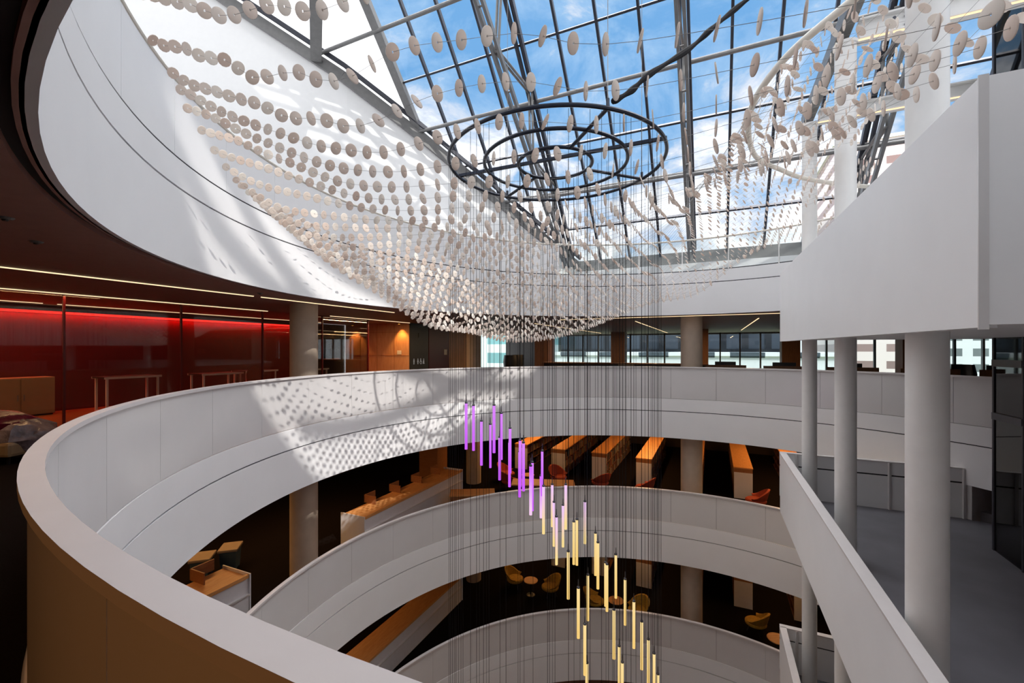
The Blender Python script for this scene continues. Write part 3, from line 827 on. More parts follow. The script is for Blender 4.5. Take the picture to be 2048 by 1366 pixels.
# ------------------------------------------------------------------ big round columns of the building
CC = 'round concrete columns of the building'
def ccol(label, u, w, r, z0, z1):
    p = uw(u, w); return col(label, p.x, p.y, r, z0, z1, 'concrete', CC)
spots = [(-10.67, 8.84, 0.37, 'left of the void'), (-0.77, 18.6, 0.40, 'right of the hanging tubes'), (-10.67, 18.6, 0.36, 'far behind the purple tubes')]
for u, w, r, d in spots:
    ccol('concrete column ' + d + ', on the camera storey', u, w, r, 0.0, UB)
    ccol('concrete column ' + d + ', on the storey with the bookcases', u, w, r, LV[1], BOT[0])
    ccol('concrete column ' + d + ', on the storey with the yellow chairs', u, w, r, LV[2], BOT[1])
BP = 'square brown clad pillars near the far windows'
for i, (u, w) in enumerate([(-10.67, 28.4), (-0.77, 30.4), (9.1, 28.4), (-6.4, 33.0), (4.5, 33.0), (14.0, 30.0), (18.5, 30.0)]):
    p = uw(u, w)
    o = thing('pillar', ['brown pillar behind the black lounge chairs', 'brown pillar hidden behind the right concrete column', 'brown pillar beside the desks, behind the thin white column',
         'brown pillar at the middle of the far windows', 'brown pillar behind the monitors', 'brown pillar right of the middle white column', 'brown pillar by the floor lamp'][i], 'pillar', (p.x, p.y, 0), UANG, BP, kind='structure')
    MB().box((-0.5,-0.5,0), (0.5,0.5,UB)).build('shaft', M['brownwood'], o)

# far facade of the camera storey
fac = thing('window_2', 'long window wall at the far side of the camera storey', 'window', (0,0,0), kind='structure')
MB().uwbox(-13.0, U1, W1-0.06, W1-0.04, 0.0, UB).build('pane', M['facadeglass'], fac)
u = -13.0; k = 0
while u < U1:
    MB().uwbox(u-0.05, u+0.05, W1-0.22, W1+0.02, 0.0, UB).build('mullion', M['black'] if k % 3 else M['steelgrey'], fac)
    u += 1.35; k += 1
MB().uwbox(-13.0, U1, W1-0.15, W1, UB-0.12, UB).build('head_rail', M['steelgrey'], fac)
MB().uwbox(-13.0, U1, W1-0.15, W1, 0.0, 0.12).build('bottom_rail', M['black'], fac)
tag(MB().uwbox(U0, -13.0, W1-0.2, W1, 0.0, UB).build('wall_far', M['darkpanel']), 'dark wall at the far left end of the window wall', 'wall', kind='structure')

# ------------------------------------------------------------------ camera storey, left side
gw = thing('glass_partition', 'reflective glass wall in front of the red room', 'glass wall', uw(-13.66, -5.0), kind='structure')
o = uw(-13.66, -5.0)
w = -5.0
while w < 14.6:
    w2 = w + 2.45
    mb = MB(); P = [uw(-13.66, w+0.01), uw(-13.66, w2-0.01), uw(-13.68, w2-0.01), uw(-13.68, w+0.01)]
    mb.prism([(p.x-o.x, p.y-o.y) for p in P], 0.0, UB); mb.build('pane', M['meetglass'], gw)
    mb = MB(); P = [uw(-13.64, w2-0.02), uw(-13.64, w2+0.02), uw(-13.70, w2+0.02), uw(-13.70, w2-0.02)]
    mb.prism([(p.x-o.x, p.y-o.y) for p in P], 0.0, UB); mb.build('joint_post', M['redwall'], gw)
    w = w2
# core with maple panelling, charcoal end panel and red door panel
core = thing('wall_core', 'maple panelled wall with charcoal end panel, left of the hanging net', 'wall', (0,0,0), kind='structure')
MB().uwbox(U0+0.05, -13.5, 17.2, 23.0, 0.0, UB).build('panelling', M['panelwood'], core)
MB().uwbox(-13.52, -13.46, 17.24, 18.75, 0.0, UB).build('charcoal_panel', M['darkpanel'], core)
MB().uwbox(-13.52, -13.46, 18.8, 20.7, 0.0, UB).build('red_panel', M['redwall'], core)
mb = MB()
for s in (1.55, 2.7): mb.uwbox(U0+0.05, -13.5, 17.185, 17.205, s-0.006, s+0.006)
for s in (-16.6, -15.5, -14.4): mb.uwbox(s-0.006, s+0.006, 17.185, 17.205, 0, UB)
mb.build('panel_joint', M['oakdark'], core)
nk = tag(MB().uwbox(U0-0.2, U0-0.1, 15.4, 17.3, 0.0, UB).build('wall_recess', M['darkpanel']), 'dark recess between the red wall and the maple panelling', 'wall', kind='structure')
sh = thing('wall_shelf', 'small bright shelf with clutter in the dark recess behind the left column', 'shelf', uw(U0+0.15, 16.2, 1.35))
MB().box((-0.2,-0.5,0), (0.2,0.5,0.05)).build('board', M['oakdark'], sh)
MB().box((-0.15,-0.4,0.05), (0.1,0.2,0.5)).build('clutter', M['black'], sh)
# restroom pictograms
sg = thing('restroom_sign', 'row of small white restroom pictograms on the charcoal panel', 'sign', uw(-13.455, 17.95, 1.25), WANG)
def person(x, skirt):
    mb = MB()
    mb.tube([(x, 0.0, 0.115), (x, -0.008, 0.115)], 0.03, 10)
    if skirt: mb.add([(x-0.03,-0.004,0.08),(x+0.03,-0.004,0.08),(x+0.065,-0.004,-0.03),(x-0.065,-0.004,-0.03)], [(0,1,2,3)])
    else: mb.add([(x-0.045,-0.004,0.08),(x+0.045,-0.004,0.08),(x+0.045,-0.004,-0.03),(x-0.045,-0.004,-0.03)], [(0,1,2,3)])
    mb.box((x-0.03,-0.006,-0.14), (x-0.006,0,-0.03)); mb.box((x+0.006,-0.006,-0.14), (x+0.03,0,-0.03))
    return mb
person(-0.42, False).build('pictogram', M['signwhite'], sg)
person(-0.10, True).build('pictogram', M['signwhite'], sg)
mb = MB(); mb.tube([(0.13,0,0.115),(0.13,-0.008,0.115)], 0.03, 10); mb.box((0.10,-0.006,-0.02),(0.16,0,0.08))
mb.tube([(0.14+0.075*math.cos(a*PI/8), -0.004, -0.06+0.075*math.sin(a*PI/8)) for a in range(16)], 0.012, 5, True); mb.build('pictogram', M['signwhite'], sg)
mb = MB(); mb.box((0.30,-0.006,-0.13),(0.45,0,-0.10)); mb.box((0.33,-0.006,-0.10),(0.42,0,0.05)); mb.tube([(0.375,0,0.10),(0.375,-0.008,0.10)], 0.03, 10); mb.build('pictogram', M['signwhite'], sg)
tag(MB().uwbox(-13.46, -13.44, 17.9, 18.15, 2.45, 2.68).build('wall_sign', M['darkpanel']), 'small square plate high on the charcoal panel', 'sign')
tag(MB().uwbox(-13.46, -13.43, 20.2, 20.45, 1.55, 1.85).build('wall_notice', M['whitemat']), 'small white notice on the red panel beside the charcoal one', 'notice')
tag(MB().uwbox(-14.2, -13.95, 17.17, 17.19, 1.6, 1.8).build('wall_notice', M['whitemat']), 'small pale notice on the maple panelling', 'notice')
tag(MB().uwbox(U0, U0+0.02, 2.4, 3.5, 1.95, 2.4).build('wall_board', M['whitemat']), 'white board on the red wall at the left edge', 'board')

# ceiling light strips
LG = 'warm light strips set in the brown ceiling'
def strip(label, u0, w0, u1, w1, z=UB, m='led', wd=0.035):
    a, b = uw(u0, w0, z-0.012), uw(u1, w1, z-0.012)
    t = thing('ceiling_light', label, 'light strip', a, 0, LG)
    MB().bar((0,0,0), b-a, wd, 0.02).build('diffuser', M[m], t)
    MB().bar((0,0,0.012), b-a+Vector((0,0,0.012)), wd+0.03, 0.012).build('housing', M['black'], t)
strip('warm ceiling strip nearest the white ring, long line at left', -10.05, -4.0, -10.05, 6.9)
strip('short piece continuing the nearest warm strip past the left column', -10.05, 7.1, -10.05, 12.0)
strip('warm ceiling strip over the reflective glass wall', -13.55, -4.0, -13.55, 9.8)
strip('piece of strip right of the left column, over the glass wall line', -13.3, 12.2, -13.3, 17.0)
strip('innermost warm strip, just above the red glow', -16.9, -4.0, -16.9, 5.5)
strip('innermost warm strip behind the left column', -16.9, 5.8, -16.9, 15.0)
strip('long thin strip along the far edge of the round opening', -6.0, 17.95, 4.5, 17.95)
strip('slanting strip left of the right concrete column', -3.2, 20.3, -3.2, 35.5)
strip('slanting strip right of the right concrete column', 1.7, 20.4, 1.7, 32.6)
strip('faint strip behind the hanging net', -8.0, 20.0, -8.0, 34.0)
strip('strip seen under the boxed landing at far right', 6.0, 17.5, 14.0, 17.5)
rs = thing('red_light_strip', 'glowing red strip along the top of the red wall', 'light strip', uw(U0+0.16, -4.0, 2.93))
MB().bar((0,0,0), uw(U0+0.06, 15.2, 2.93)-uw(U0+0.06, -4.0, 2.93), 0.05, 0.07).build('diffuser', M['redled'], rs)
MB().bar((0,0,0.07), uw(U0+0.06, 15.2, 3.0)-uw(U0+0.06, -4.0, 2.93), 0.14, 0.05).build('housing', M['black'], rs)
for i, (u, w) in enumerate([(-16.9, 16.95), (-13.9, 16.95)]):
    s = thing('ceiling_spotlight', ['amber spotlight over the left end of the maple wall', 'amber spotlight over the right end of the maple wall'][i], 'spotlight', uw(u, w, UB), 0, 'amber spotlights over the maple wall')
    MB().lathe((0,0,-0.05), [(0.06,0),(0.07,0.05)], 16).build('trim_ring', M['black'], s)
    MB().lathe((0,0,-0.055), [(0.05,0),(0.05,0.005)], 16).build('lens', M['spot'], s)
for i, (x, y, Zr) in enumerate([(72, 483, 0), (520, 586, 0), (10, 435, 0)]):
    Zd = 870*(UB-E)/(699-y); s = thing('ceiling_sensor', ['small flush disc in the ceiling above the red room', 'tiny dark sensor beside the nearest ceiling strip', 'dark ceiling fitting at the left edge'][i], 'sensor', ((x-1024)/870*Zd, Zd, UB))
    MB().lathe((0,0,-0.02), [(0.05,0),(0.07,0.02)], 16).build('cover', M['steelgrey'], s)
    MB().lathe((0,0,-0.035), [(0.02,0),(0.03,0.015)], 12).build('lens', M['black'], s)

# cabinets, tables and wrapped furniture behind the balustrade at left
def cabinet(label, u, w0, w1, h, d):
    t = thing('cabinet', label, 'cabinet', uw(u, (w0+w1)/2), WANG, 'beige cabinets in the red room')
    L = (w1-w0)/2
    MB().bbox((-L,-d/2,0.06), (L,d/2,h)).build('body', M['beige'], t)
    MB().box((-L+0.03,-d/2+0.04,0), (L-0.03,d/2-0.04,0.06)).build('plinth', M['black'], t)
    for s in (-1, 1):
        dr = MB().bbox((min(0,s*L)+0.01, -d/2-0.02, 0.08), (max(0,s*L)-0.01, -d/2-0.001, h-0.02), 0.005).build('door', M['beige'], t)
        MB().box((s*0.06-0.01, -d/2-0.035, h*0.5-0.08), (s*0.06+0.01, -d/2-0.02, h*0.5+0.08)).build('handle', M['steelgrey'], dr)
cabinet('beige cabinet by the red wall, right of the pair', -17.2, 4.4, 5.75, 1.08, 0.6)
cabinet('beige cabinet by the red wall, cut by the left edge', -17.2, 3.0, 4.35, 1.08, 0.6)
cabinet('low pale cabinet in front of the beige pair at the left edge', -15.4, 2.6, 3.55, 0.72, 0.6)

def frame_table():
    t = thing('folding_table', '', 'table', (0,0,0))
    MB().bbox((-0.7,-0.35,1.02), (0.7,0.35,1.06)).build('top', M['black'], t)
    for s in (-1, 1):
        mb = MB()
        for a, b in (((s*0.62,-0.3,0),(s*0.62,-0.3,1.02)), ((s*0.62,0.3,0),(s*0.62,0.3,1.02)), ((s*0.62,-0.3,0.08),(s*0.62,0.3,0.08))): mb.bar(a, b, 0.05, 0.05)
        mb.build('leg', M['steelwhite'], t)
    mb = MB(); mb.bar((-0.7,-0.36,1.03),(0.7,-0.36,1.03), 0.03, 0.06); mb.bar((-0.7,0.36,1.03),(0.7,0.36,1.03), 0.03, 0.06); mb.build('edge_frame', M['steelwhite'], t)
    return t
ft = frame_table()
tl = [('white framed table nearest the cabinets in the red room', -15.9, 7.0), ('white framed table with a red wrapped seat beside it', -15.3, 9.2), ('white framed table midway along the red room', -15.9, 11.0), ('white framed table close to the left concrete column', -15.1, 12.8)]
for i, (lb, u, w) in enumerate(tl):
    if i == 0: ft['label'] = lb; ft['group'] = 'white framed tables in the red room'; ft.location = uw(u, w); ft.rotation_euler.z = WANG
    else: dup(ft, uw(u, w), WANG+0.05*i, lb, 'white framed tables in the red room')

def lump(mb, c, r, seed, n=18, m=10, amp=0.12):
    rnd = random.Random(seed); ph = [rnd.uniform(0, 6) for _ in range(6)]
    vs = []
    for j in range(m+1):
        th = PI*j/m
        for k in range(n):
            a = 2*PI*k/n
            f = 1 + amp*(math.sin(3*a+ph[0]+2*th)+math.sin(5*a+ph[1]-3*th)*0.7+math.sin(7*th+ph[2]+a*2)*0.6)/2
            vs.append((c[0]+r[0]*f*math.sin(th)*math.cos(a), c[1]+r[1]*f*math.sin(th)*math.sin(a), c[2]+r[2]*f*math.cos(th)))
    fs = [(j*n+k, j*n+(k+1)%n, (j+1)*n+(k+1)%n, (j+1)*n+k) for j in range(m) for k in range(n)]
    return mb.add(vs, fs)
sf_ = thing('wrapped_armchair', 'magenta armchair wrapped in clear plastic at the left edge', 'armchair', (-8.75, 7.35, 0))
MB().bbox((-0.8,-0.45,0.12), (0.75,0.45,0.36), 0.05).build('seat', M['beige'], sf_)
lump(MB(), (-0.15,0.1,0.54), (0.80,0.42,0.26), 3).build('backrest', M['magenta'], sf_, True)
lump(MB(), (0.55,0.0,0.36), (0.30,0.45,0.28), 5, amp=0.2).build('plastic_wrap', M['plastic'], sf_, True)
for sx in (-0.7, 0.65):
    for sy in (-0.35, 0.35): MB().lathe((sx,sy,0), [(0.02,0),(0.025,0.14)], 8).build('leg', M['black'], sf_)
st_ = thing('low_table', 'small round reddish table behind the near balustrade', 'table', (-7.15, 7.6, 0))
MB().lathe((0,0,0.5), [(0.30,0),(0.32,0.02),(0.30,0.04)], 24).build('top', M['oakdark'], st_)
MB().lathe((0,0,0), [(0.18,0),(0.03,0.03),(0.03,0.5)], 16).build('pedestal', M['black'], st_)
rsb = thing('wrapped_chair', 'red chair wrapped in plastic beside a white framed table', 'chair', uw(-14.4, 10.2), WANG)
lump(MB(), (0,0,0.45), (0.38,0.35,0.18), 8).build('seat', M['redfab'], rsb, True)
lump(MB(), (0,0.3,0.85), (0.36,0.10,0.42), 9).build('backrest', M['redfab'], rsb, True)
for sx in (-0.25, 0.25):
    for sy in (-0.2, 0.25): MB().lathe((sx,sy,0), [(0.015,0),(0.02,0.4)], 8).build('leg', M['black'], rsb)

# far side of the camera storey: counter, lounge chairs, desks with monitors, lamp, sofa
bc = thing('bar_counter', 'long dark wooden counter under the far windows', 'counter', uw(-4.6, 22.9), UANG)
MB().bbox((-4.0,-0.4,1.07), (4.4,0.4,1.15)).build('worktop', M['brownwood'], bc)
MB().box((-3.9,-0.3,0), (4.3,0.3,1.07)).build('base', M['black'], bc)
MB().box((0.2,-0.42,1.02), (1.0,-0.40,1.12)).build('notice_plate', M['beige'], bc)
def lounge(name, h, m):
    t = thing(name, '', 'chair')
    mb = MB(); n = 14
    vs = []
    for k in range(n+1):
        a = PI*0.05 + PI*0.9*k/n
        flare = 1.0+0.12*abs(math.cos(a))
        for r, z in ((0.40, 0.42), (0.44*flare, h*0.72), (0.36*flare*1.05, h)):
            vs.append((r*math.cos(a), r*math.sin(a), z))
    N = len(vs)
    ws = [(x*0.90, y*0.90, z) for x, y, z in vs]
    fs = []
    for k in range(n):
        for j in range(2): fs.append((k*3+j, (k+1)*3+j, (k+1)*3+j+1, k*3+j+1)); fs.append((N+k*3+j, N+k*3+j+1, N+(k+1)*3+j+1, N+(k+1)*3+j))
        fs.append((k*3+2, (k+1)*3+2, N+(k+1)*3+2, N+k*3+2)); fs.append((k*3, N+k*3, N+(k+1)*3, (k+1)*3))
    fs.append((0,1,N+1,N)); fs.append((1,2,N+2,N+1)); e = n*3; fs.append((e,N+e,N+e+1,e+1)); fs.append((e+1,N+e+1,N+e+2,e+2))
    mb.add(vs+ws, fs); mb.build('backrest', M[m], t, True)
    MB().lathe((0,0.0,0.36), [(0.34,0),(0.38,0.05),(0.36,0.10)], 20).build('seat', M[m], t, True)
    for a in (0.8, 2.35, 3.9, 5.5): MB().tube([(0.2*math.cos(a),0.2*math.sin(a),0.37),(0.32*math.cos(a),0.32*math.sin(a),0)], 0.014, 6).build('leg', M['black'], t)
    return t
lc = lounge('lounge_chair', 1.5, 'black'); lc.location = uw(-11.4, 24.5); lc.rotation_euler.z = 2.6
tag(lc, 'black wing chair before the teal windows, nearer the maple wall', None, 'black wing chairs by the far windows')
dup(lc, uw(-11.9, 26.6), 3.6, 'black wing chair before the teal windows, nearer the long counter', 'black wing chairs by the far windows')

def desk():
    t = thing('computer_desk', '', 'desk')
    MB().bbox((-0.8,-0.4,0.74), (0.8,0.4,0.78)).build('top', M['oakdark'], t)
    MB().box((-0.8,-0.42,0.35), (0.8,-0.40,1.17)).build('privacy_screen', M['brownwood'], t)
    for s in (-0.72, 0.72): MB().bar((s,-0.3,0),(s,-0.3,0.74),0.05,0.05).bar((s,0.3,0),(s,0.3,0.74),0.05,0.05).build('leg', M['black'], t)
    return t
def monitor():
    t = thing('monitor', '', 'monitor')
    MB().bbox((-0.42,-0.03,0.10),(0.42,0.01,0.52),0.008).build('screen', M['black'], t)
    MB().box((-0.03,0.0,0.0),(0.03,0.03,0.2)).box((-0.14,-0.1,0.0),(0.14,0.1,0.015)).build('stand', M['black'], t)
    return t
dk, mn = desk(), monitor()
dsp = [(-1.0+0.0, 21.6), (1.2, 21.2), (3.3, 20.8), (5.4, 20.4), (7.4, 20.2), (9.3, 20.0)]
ords = ['first', 'second', 'third', 'fourth', 'fifth', 'sixth']
for i, (u, w) in enumerate(dsp):
    u += 1.5
    l1 = ords[i] + ' computer desk behind the balustrade, counted from the right concrete column'
    l2 = 'black monitor on the ' + ords[i] + ' desk from the right concrete column'
    if i == 0:
        dk.location = uw(u, w); dk.rotation_euler.z = UANG; tag(dk, l1, None, 'row of computer desks'); mn.location = uw(u, w+0.1, 0.785); mn.rotation_euler.z = UANG; tag(mn, l2, None, 'row of black monitors')
    else:
        dup(dk, uw(u, w), UANG, l1, 'row of computer desks'); dup(mn, uw(u, w+0.1, 0.785), UANG, l2, 'row of black monitors')
oc_ = lounge('office_chair', 1.28, 'black'); oc_.location = uw(7.4, 21.6); oc_.rotation_euler.z = 3.9; tag(oc_, 'black office chair behind the desks, left of the thickest white column', None, 'office chairs by the desks')
dup(oc_, uw(8.4, 21.9), 4.6, 'second black office chair, right behind the first one', 'office chairs by the desks')
lp = thing('floor_lamp', 'floor lamp with orange shade by the far right windows', 'lamp', uw(12.2, 22.5))
MB().lathe((0,0,0), [(0.16,0),(0.16,0.02),(0.015,0.03),(0.015,1.55)], 16).build('pole', M['brownwood'], lp)
MB().lathe((0,0,1.5), [(0.30,0),(0.22,0.42)], 20).build('lamp_shade', M['lampshade'], lp, True)
so = thing('sofa', 'brown leather sofa by the far right windows', 'sofa', uw(13.0, 20.6), UANG)
MB().bbox((-1.0,-0.42,0.15),(1.0,0.42,0.45),0.06).build('seat', M['brownwood'], so)
MB().bbox((-1.0,-0.45,0.40),(1.0,-0.25,1.02),0.06).build('backrest', M['brownwood'], so)
for s in (-1, 1): MB().bbox((s*1.0-0.1,-0.45,0.15),(s*1.0+0.1,0.42,0.68),0.04).build('armrest', M['brownwood'], so)
for s in (-0.8, 0.8): MB().box((s-0.04,-0.3,0),(s+0.04,0.3,0.16)).build('leg', M['black'], so)

# ------------------------------------------------------------------ lower storeys: bookcases, desks, chairs
bk_cols = [(0.20,0.045,0.03),(0.05,0.07,0.12),(0.30,0.22,0.12),(0.09,0.03,0.02),(0.32,0.30,0.27),(0.10,0.09,0.04),(0.03,0.03,0.035),(0.24,0.10,0.03)]
BM = [mat('book_cover', c, 0.6, var=0.1) for c in bk_cols]
def bookcase(z, h=1.36):
    t = thing('bookcase', '', 'bookcase', (0,0,z), WANG)
    LN = 7.2
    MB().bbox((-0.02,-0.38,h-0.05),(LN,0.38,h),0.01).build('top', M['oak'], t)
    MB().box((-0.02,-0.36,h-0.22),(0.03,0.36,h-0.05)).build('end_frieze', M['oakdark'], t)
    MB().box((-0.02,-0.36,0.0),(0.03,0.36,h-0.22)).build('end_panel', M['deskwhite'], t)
    MB().box((0.03,-0.02,0.05),(LN,0.02,h-0.05)).build('divider', M['brownwood'], t)
    for s in (0.05, 0.46, 0.87):
        MB().box((0.03,-0.36,s-0.03),(LN,0.36,s)).build('shelf', M['brownwood'], t)
    for q in range(1, 8): MB().box((q*0.9-0.012,-0.36,0.05),(q*0.9+0.012,0.36,h-0.05)).build('upright', M['brownwood'], t)
    return t
bxy = [((0.5, 23.8), 'leftmost low bookcase with oak top'), ((2.4, 22.6), 'second low bookcase with oak top from the left'), ((4.35, 21.75), 'third low bookcase with oak top, behind the pendant tubes'),
       ((6.25, 20.65), 'fourth low bookcase with oak top, left of the right concrete column'), ((8.25, 19.75), 'low bookcase hidden behind the right concrete column'), ((10.1, 19.0), 'bright orange topped bookcase right of the concrete column'), ((12.1, 18.0), 'rightmost bookcase next to the stair landing')]
bc0 = bookcase(LV[1])
for i, ((x, y), lb) in enumerate(bxy):
    for s, zz in enumerate((LV[1], LV[2])):
        lab = lb + ('' if s == 0 else ', one storey down'); g = 'bookcases one storey down' if s == 0 else 'bookcases two storeys down'
        if i == 0 and s == 0: bc0.location = (x, y, zz); tag(bc0, lab, None, g)
        else: dup(bc0, (x, y, zz), WANG, lab, g)
# books: individual volumes on the near bays of the visible sides, the rest as stuff
bmesh_cache = {}
def book_mesh(k):
    if k not in bmesh_cache:
        mb = MB(); mb.bbox((0,-0.115,0),(0.055,0.115,0.30),0.004); bmesh_cache[k] = mb.mesh('book', BM[k])
    return bmesh_cache[k]
random.seed(5)
nb = 0; stuff = MB(); stuffs = [MB() for _ in BM]
bdesc = ['dark red', 'navy', 'tan', 'maroon', 'pale grey', 'olive', 'black', 'brown']
for i in (2, 1, 3, 0, 5):
    (x, y), lb = bxy[i]
    side = -1 if i != 5 else 1        # right-hand side of a case is local -y
    base = Matrix.Translation((x, y, LV[1])) @ Matrix.Rotation(WANG, 4, 'Z')
    for sh_ in (0.87, 0.46, 0.05):
        s = 0.06
        while s < 7.0:
            if math.floor((s-0.02)/0.9) != math.floor((s+0.09)/0.9): s = 0.9*math.floor((s+0.09)/0.9) + 0.022
            k = random.randrange(len(BM)); hh = random.uniform(0.78, 1.06); ww = random.uniform(0.8, 1.25)
            if random.random() < 0.08: s += random.uniform(0.06, 0.2); continue
            Mx = base @ Matrix.Translation((s, side*0.235, sh_+0.003)) @ Matrix.Diagonal((ww, 1, hh, 1))
            if s < (2.6 if i in (1, 2, 3) else 1.0) and nb < 300 and sh_ > 0.4:
                o = bpy.data.objects.new('book', book_mesh(k)); COL.objects.link(o); o.matrix_world = Mx
                shelfname = 'upper' if sh_ > 0.8 else 'lower'
                cs = {0: 'leftmost bookcase', 1: 'second bookcase from the left', 2: 'third bookcase from the left', 3: 'fourth bookcase from the left', 5: 'orange topped bookcase'}[i]
                tag(o, bdesc[k] + ' book on the ' + shelfname + ' shelf of the ' + cs, 'book', shelfname + ' shelf books of the ' + cs)
                nb += 1
            else:
                c8 = [Mx @ Vector(v) for v in ((0,-.115,0),(.055,-.115,0),(.055,.115,0),(0,.115,0),(0,-.115,.3),(.055,-.115,.3),(.055,.115,.3),(0,.115,.3))]
                stuffs[k].add(c8, [(0,3,2,1),(4,5,6,7),(0,1,5,4),(1,2,6,5),(2,3,7,6),(3,0,4,7)])
            s += 0.058*ww + random.uniform(0, 0.01)
allv, allf, mi = [], [], []
for k, m_ in enumerate(stuffs):
    o_ = len(allv); allv += m_.v; allf += [tuple(i+o_ for i in f) for f in m_.f]; mi += [k]*len(m_.f)
me = bpy.data.meshes.new('books'); me.from_pydata(allv, [], allf)
for m_ in BM: me.materials.append(m_)
me.polygons.foreach_set('material_index', mi); me.update()
o = bpy.data.objects.new('books', me); COL.objects.link(o); tag(o, 'remaining rows of books deep in the bookcases one storey down', 'books', kind='stuff')

def recdesk(z, p, q, dividers, label, group):
    p = Vector((p[0], p[1], 0)); q = Vector((q[0], q[1], 0)); L = (q-p).length
    t = thing('reception_desk', label, 'desk', (p.x, p.y, z), math.atan2(q.y-p.y, q.x-p.x), group)
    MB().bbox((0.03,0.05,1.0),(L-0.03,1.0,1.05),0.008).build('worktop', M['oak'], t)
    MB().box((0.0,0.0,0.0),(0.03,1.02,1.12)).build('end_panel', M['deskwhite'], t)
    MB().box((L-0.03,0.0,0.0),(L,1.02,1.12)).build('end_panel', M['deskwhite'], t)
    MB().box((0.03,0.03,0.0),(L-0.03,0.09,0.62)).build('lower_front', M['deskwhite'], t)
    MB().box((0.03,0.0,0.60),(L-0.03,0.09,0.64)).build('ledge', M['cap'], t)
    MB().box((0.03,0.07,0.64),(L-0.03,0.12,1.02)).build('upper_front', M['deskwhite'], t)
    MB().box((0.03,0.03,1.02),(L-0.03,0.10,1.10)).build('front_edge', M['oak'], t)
    n = 4 if dividers else 0
    for k in range(n):
        s = L*(k+0.9)/(n+0.6)
        MB().box((s,0.62,1.05),(s+0.03,1.15,1.32)).box((s,1.12,1.05),(s+0.55,1.15,1.32)).build('partition', M['oakdark'], t)
    return t
RG = 'white fronted reception desks around the void'
recdesk(LV[1], (-4.75, 14.0), (-2.2, 19.6), True, 'long white desk with oak top and partitions one storey down', RG)
d2 = recdesk(LV[1], (-8.2, 6.2), (-6.3, 10.5), True, 'near white desk with oak top at lower left, beside the blue bins', RG)
recdesk(LV[2], (-4.75, 14.0), (-2.2, 19.6), False, 'long oak topped desk two storeys down', RG)
kb = thing('kiosk', 'square wooden kiosk box standing behind the long white desk', 'kiosk', (-4.05, 22.4, LV[1]), UANG)
MB().bbox((-0.55,-0.45,0.0),(0.55,0.45,2.3),0.01).build('body', M['oakdark'], kb)
MB().box((-0.56,-0.46,1.72),(0.56,0.46,1.75)).build('band', M['black'], kb)
cn = thing('low_counter', 'low orange wooden counter behind the second balustrade', 'counter', (-1.6, 17.6, LV[1]), UANG+0.5)
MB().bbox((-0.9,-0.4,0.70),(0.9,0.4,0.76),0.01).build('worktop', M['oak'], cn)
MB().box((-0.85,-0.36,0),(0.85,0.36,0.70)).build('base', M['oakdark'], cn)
tb = thing('long_table', 'orange wooden table just above the second balustrade, below the purple tubes', 'table', (1.35, 18.85, LV[1]), UANG+0.35)
MB().bbox((-1.35,-0.45,0.72),(1.35,0.45,0.77),0.01).build('top', M['oak'], tb)
for sx in (-1.2, 1.2):
    for sy in (-0.35, 0.35): MB().bar((sx,sy,0),(sx,sy,0.72),0.06,0.06).build('leg', M['black'], tb)

def bin_(label, x, y):
    t = thing('wheeled_bin', label, 'bin', (x, y, LV[1]), 0.3, 'pair of bins by the near desk')
    mb = MB(); P0 = [(-0.22,-0.26),(0.22,-0.26),(0.22,0.26),(-0.22,0.26)]
    vs = [(a*0.85,b*0.85,0.05) for a, b in P0] + [(a,b,0.62) for a, b in P0]
    mb.add(vs, [(0,3,2,1),(4,5,6,7),(0,1,5,4),(1,2,6,5),(2,3,7,6),(3,0,4,7)]); mb.build('body', M['binblue'], t)
    MB().bbox((-0.26,-0.30,0.62),(0.26,0.30,0.70),0.04).build('lid', M['binlid'], t)
    for s in (-0.15, 0.15): MB().tube([(s,0.2,0.05),(s+0.03,0.2,0.05)], 0.05, 12).build('wheel', M['black'], t)
bin_('blue grey bin with taupe lid, closer to the desk', -8.75, 12.3)
bin_('blue grey bin with taupe lid, farther from the desk', -8.35, 12.9)

def rtable(label, x, y, z, r, h, group):
    t = thing('round_table', label, 'table', (x, y, z), 0, group)
    MB().lathe((0,0,h-0.03), [(r-0.01,0),(r,0.015),(r-0.01,0.03)], 28).build('top', M['oak'], t, True)
    MB().lathe((0,0,0), [(0.2,0),(0.19,0.02),(0.03,0.05),(0.03,h-0.03)], 16).build('pedestal', M['black'], t)
TG = 'small round tables two storeys down'
rtable('small round orange table at left, among the mustard chairs', 0.86, 20.0, LV[2], 0.33, 0.68, TG)
rtable('small round pink looking table under a yellow tube', 4.4, 18.4, LV[2], 0.33, 0.68, TG)
rtable('round table cut by the lower landing', 9.75, 15.95, LV[2], 0.36, 0.68, TG)
rtable('small side table between red chairs one storey down', 0.75, 20.4, LV[1], 0.30, 0.66, 'side tables one storey down')

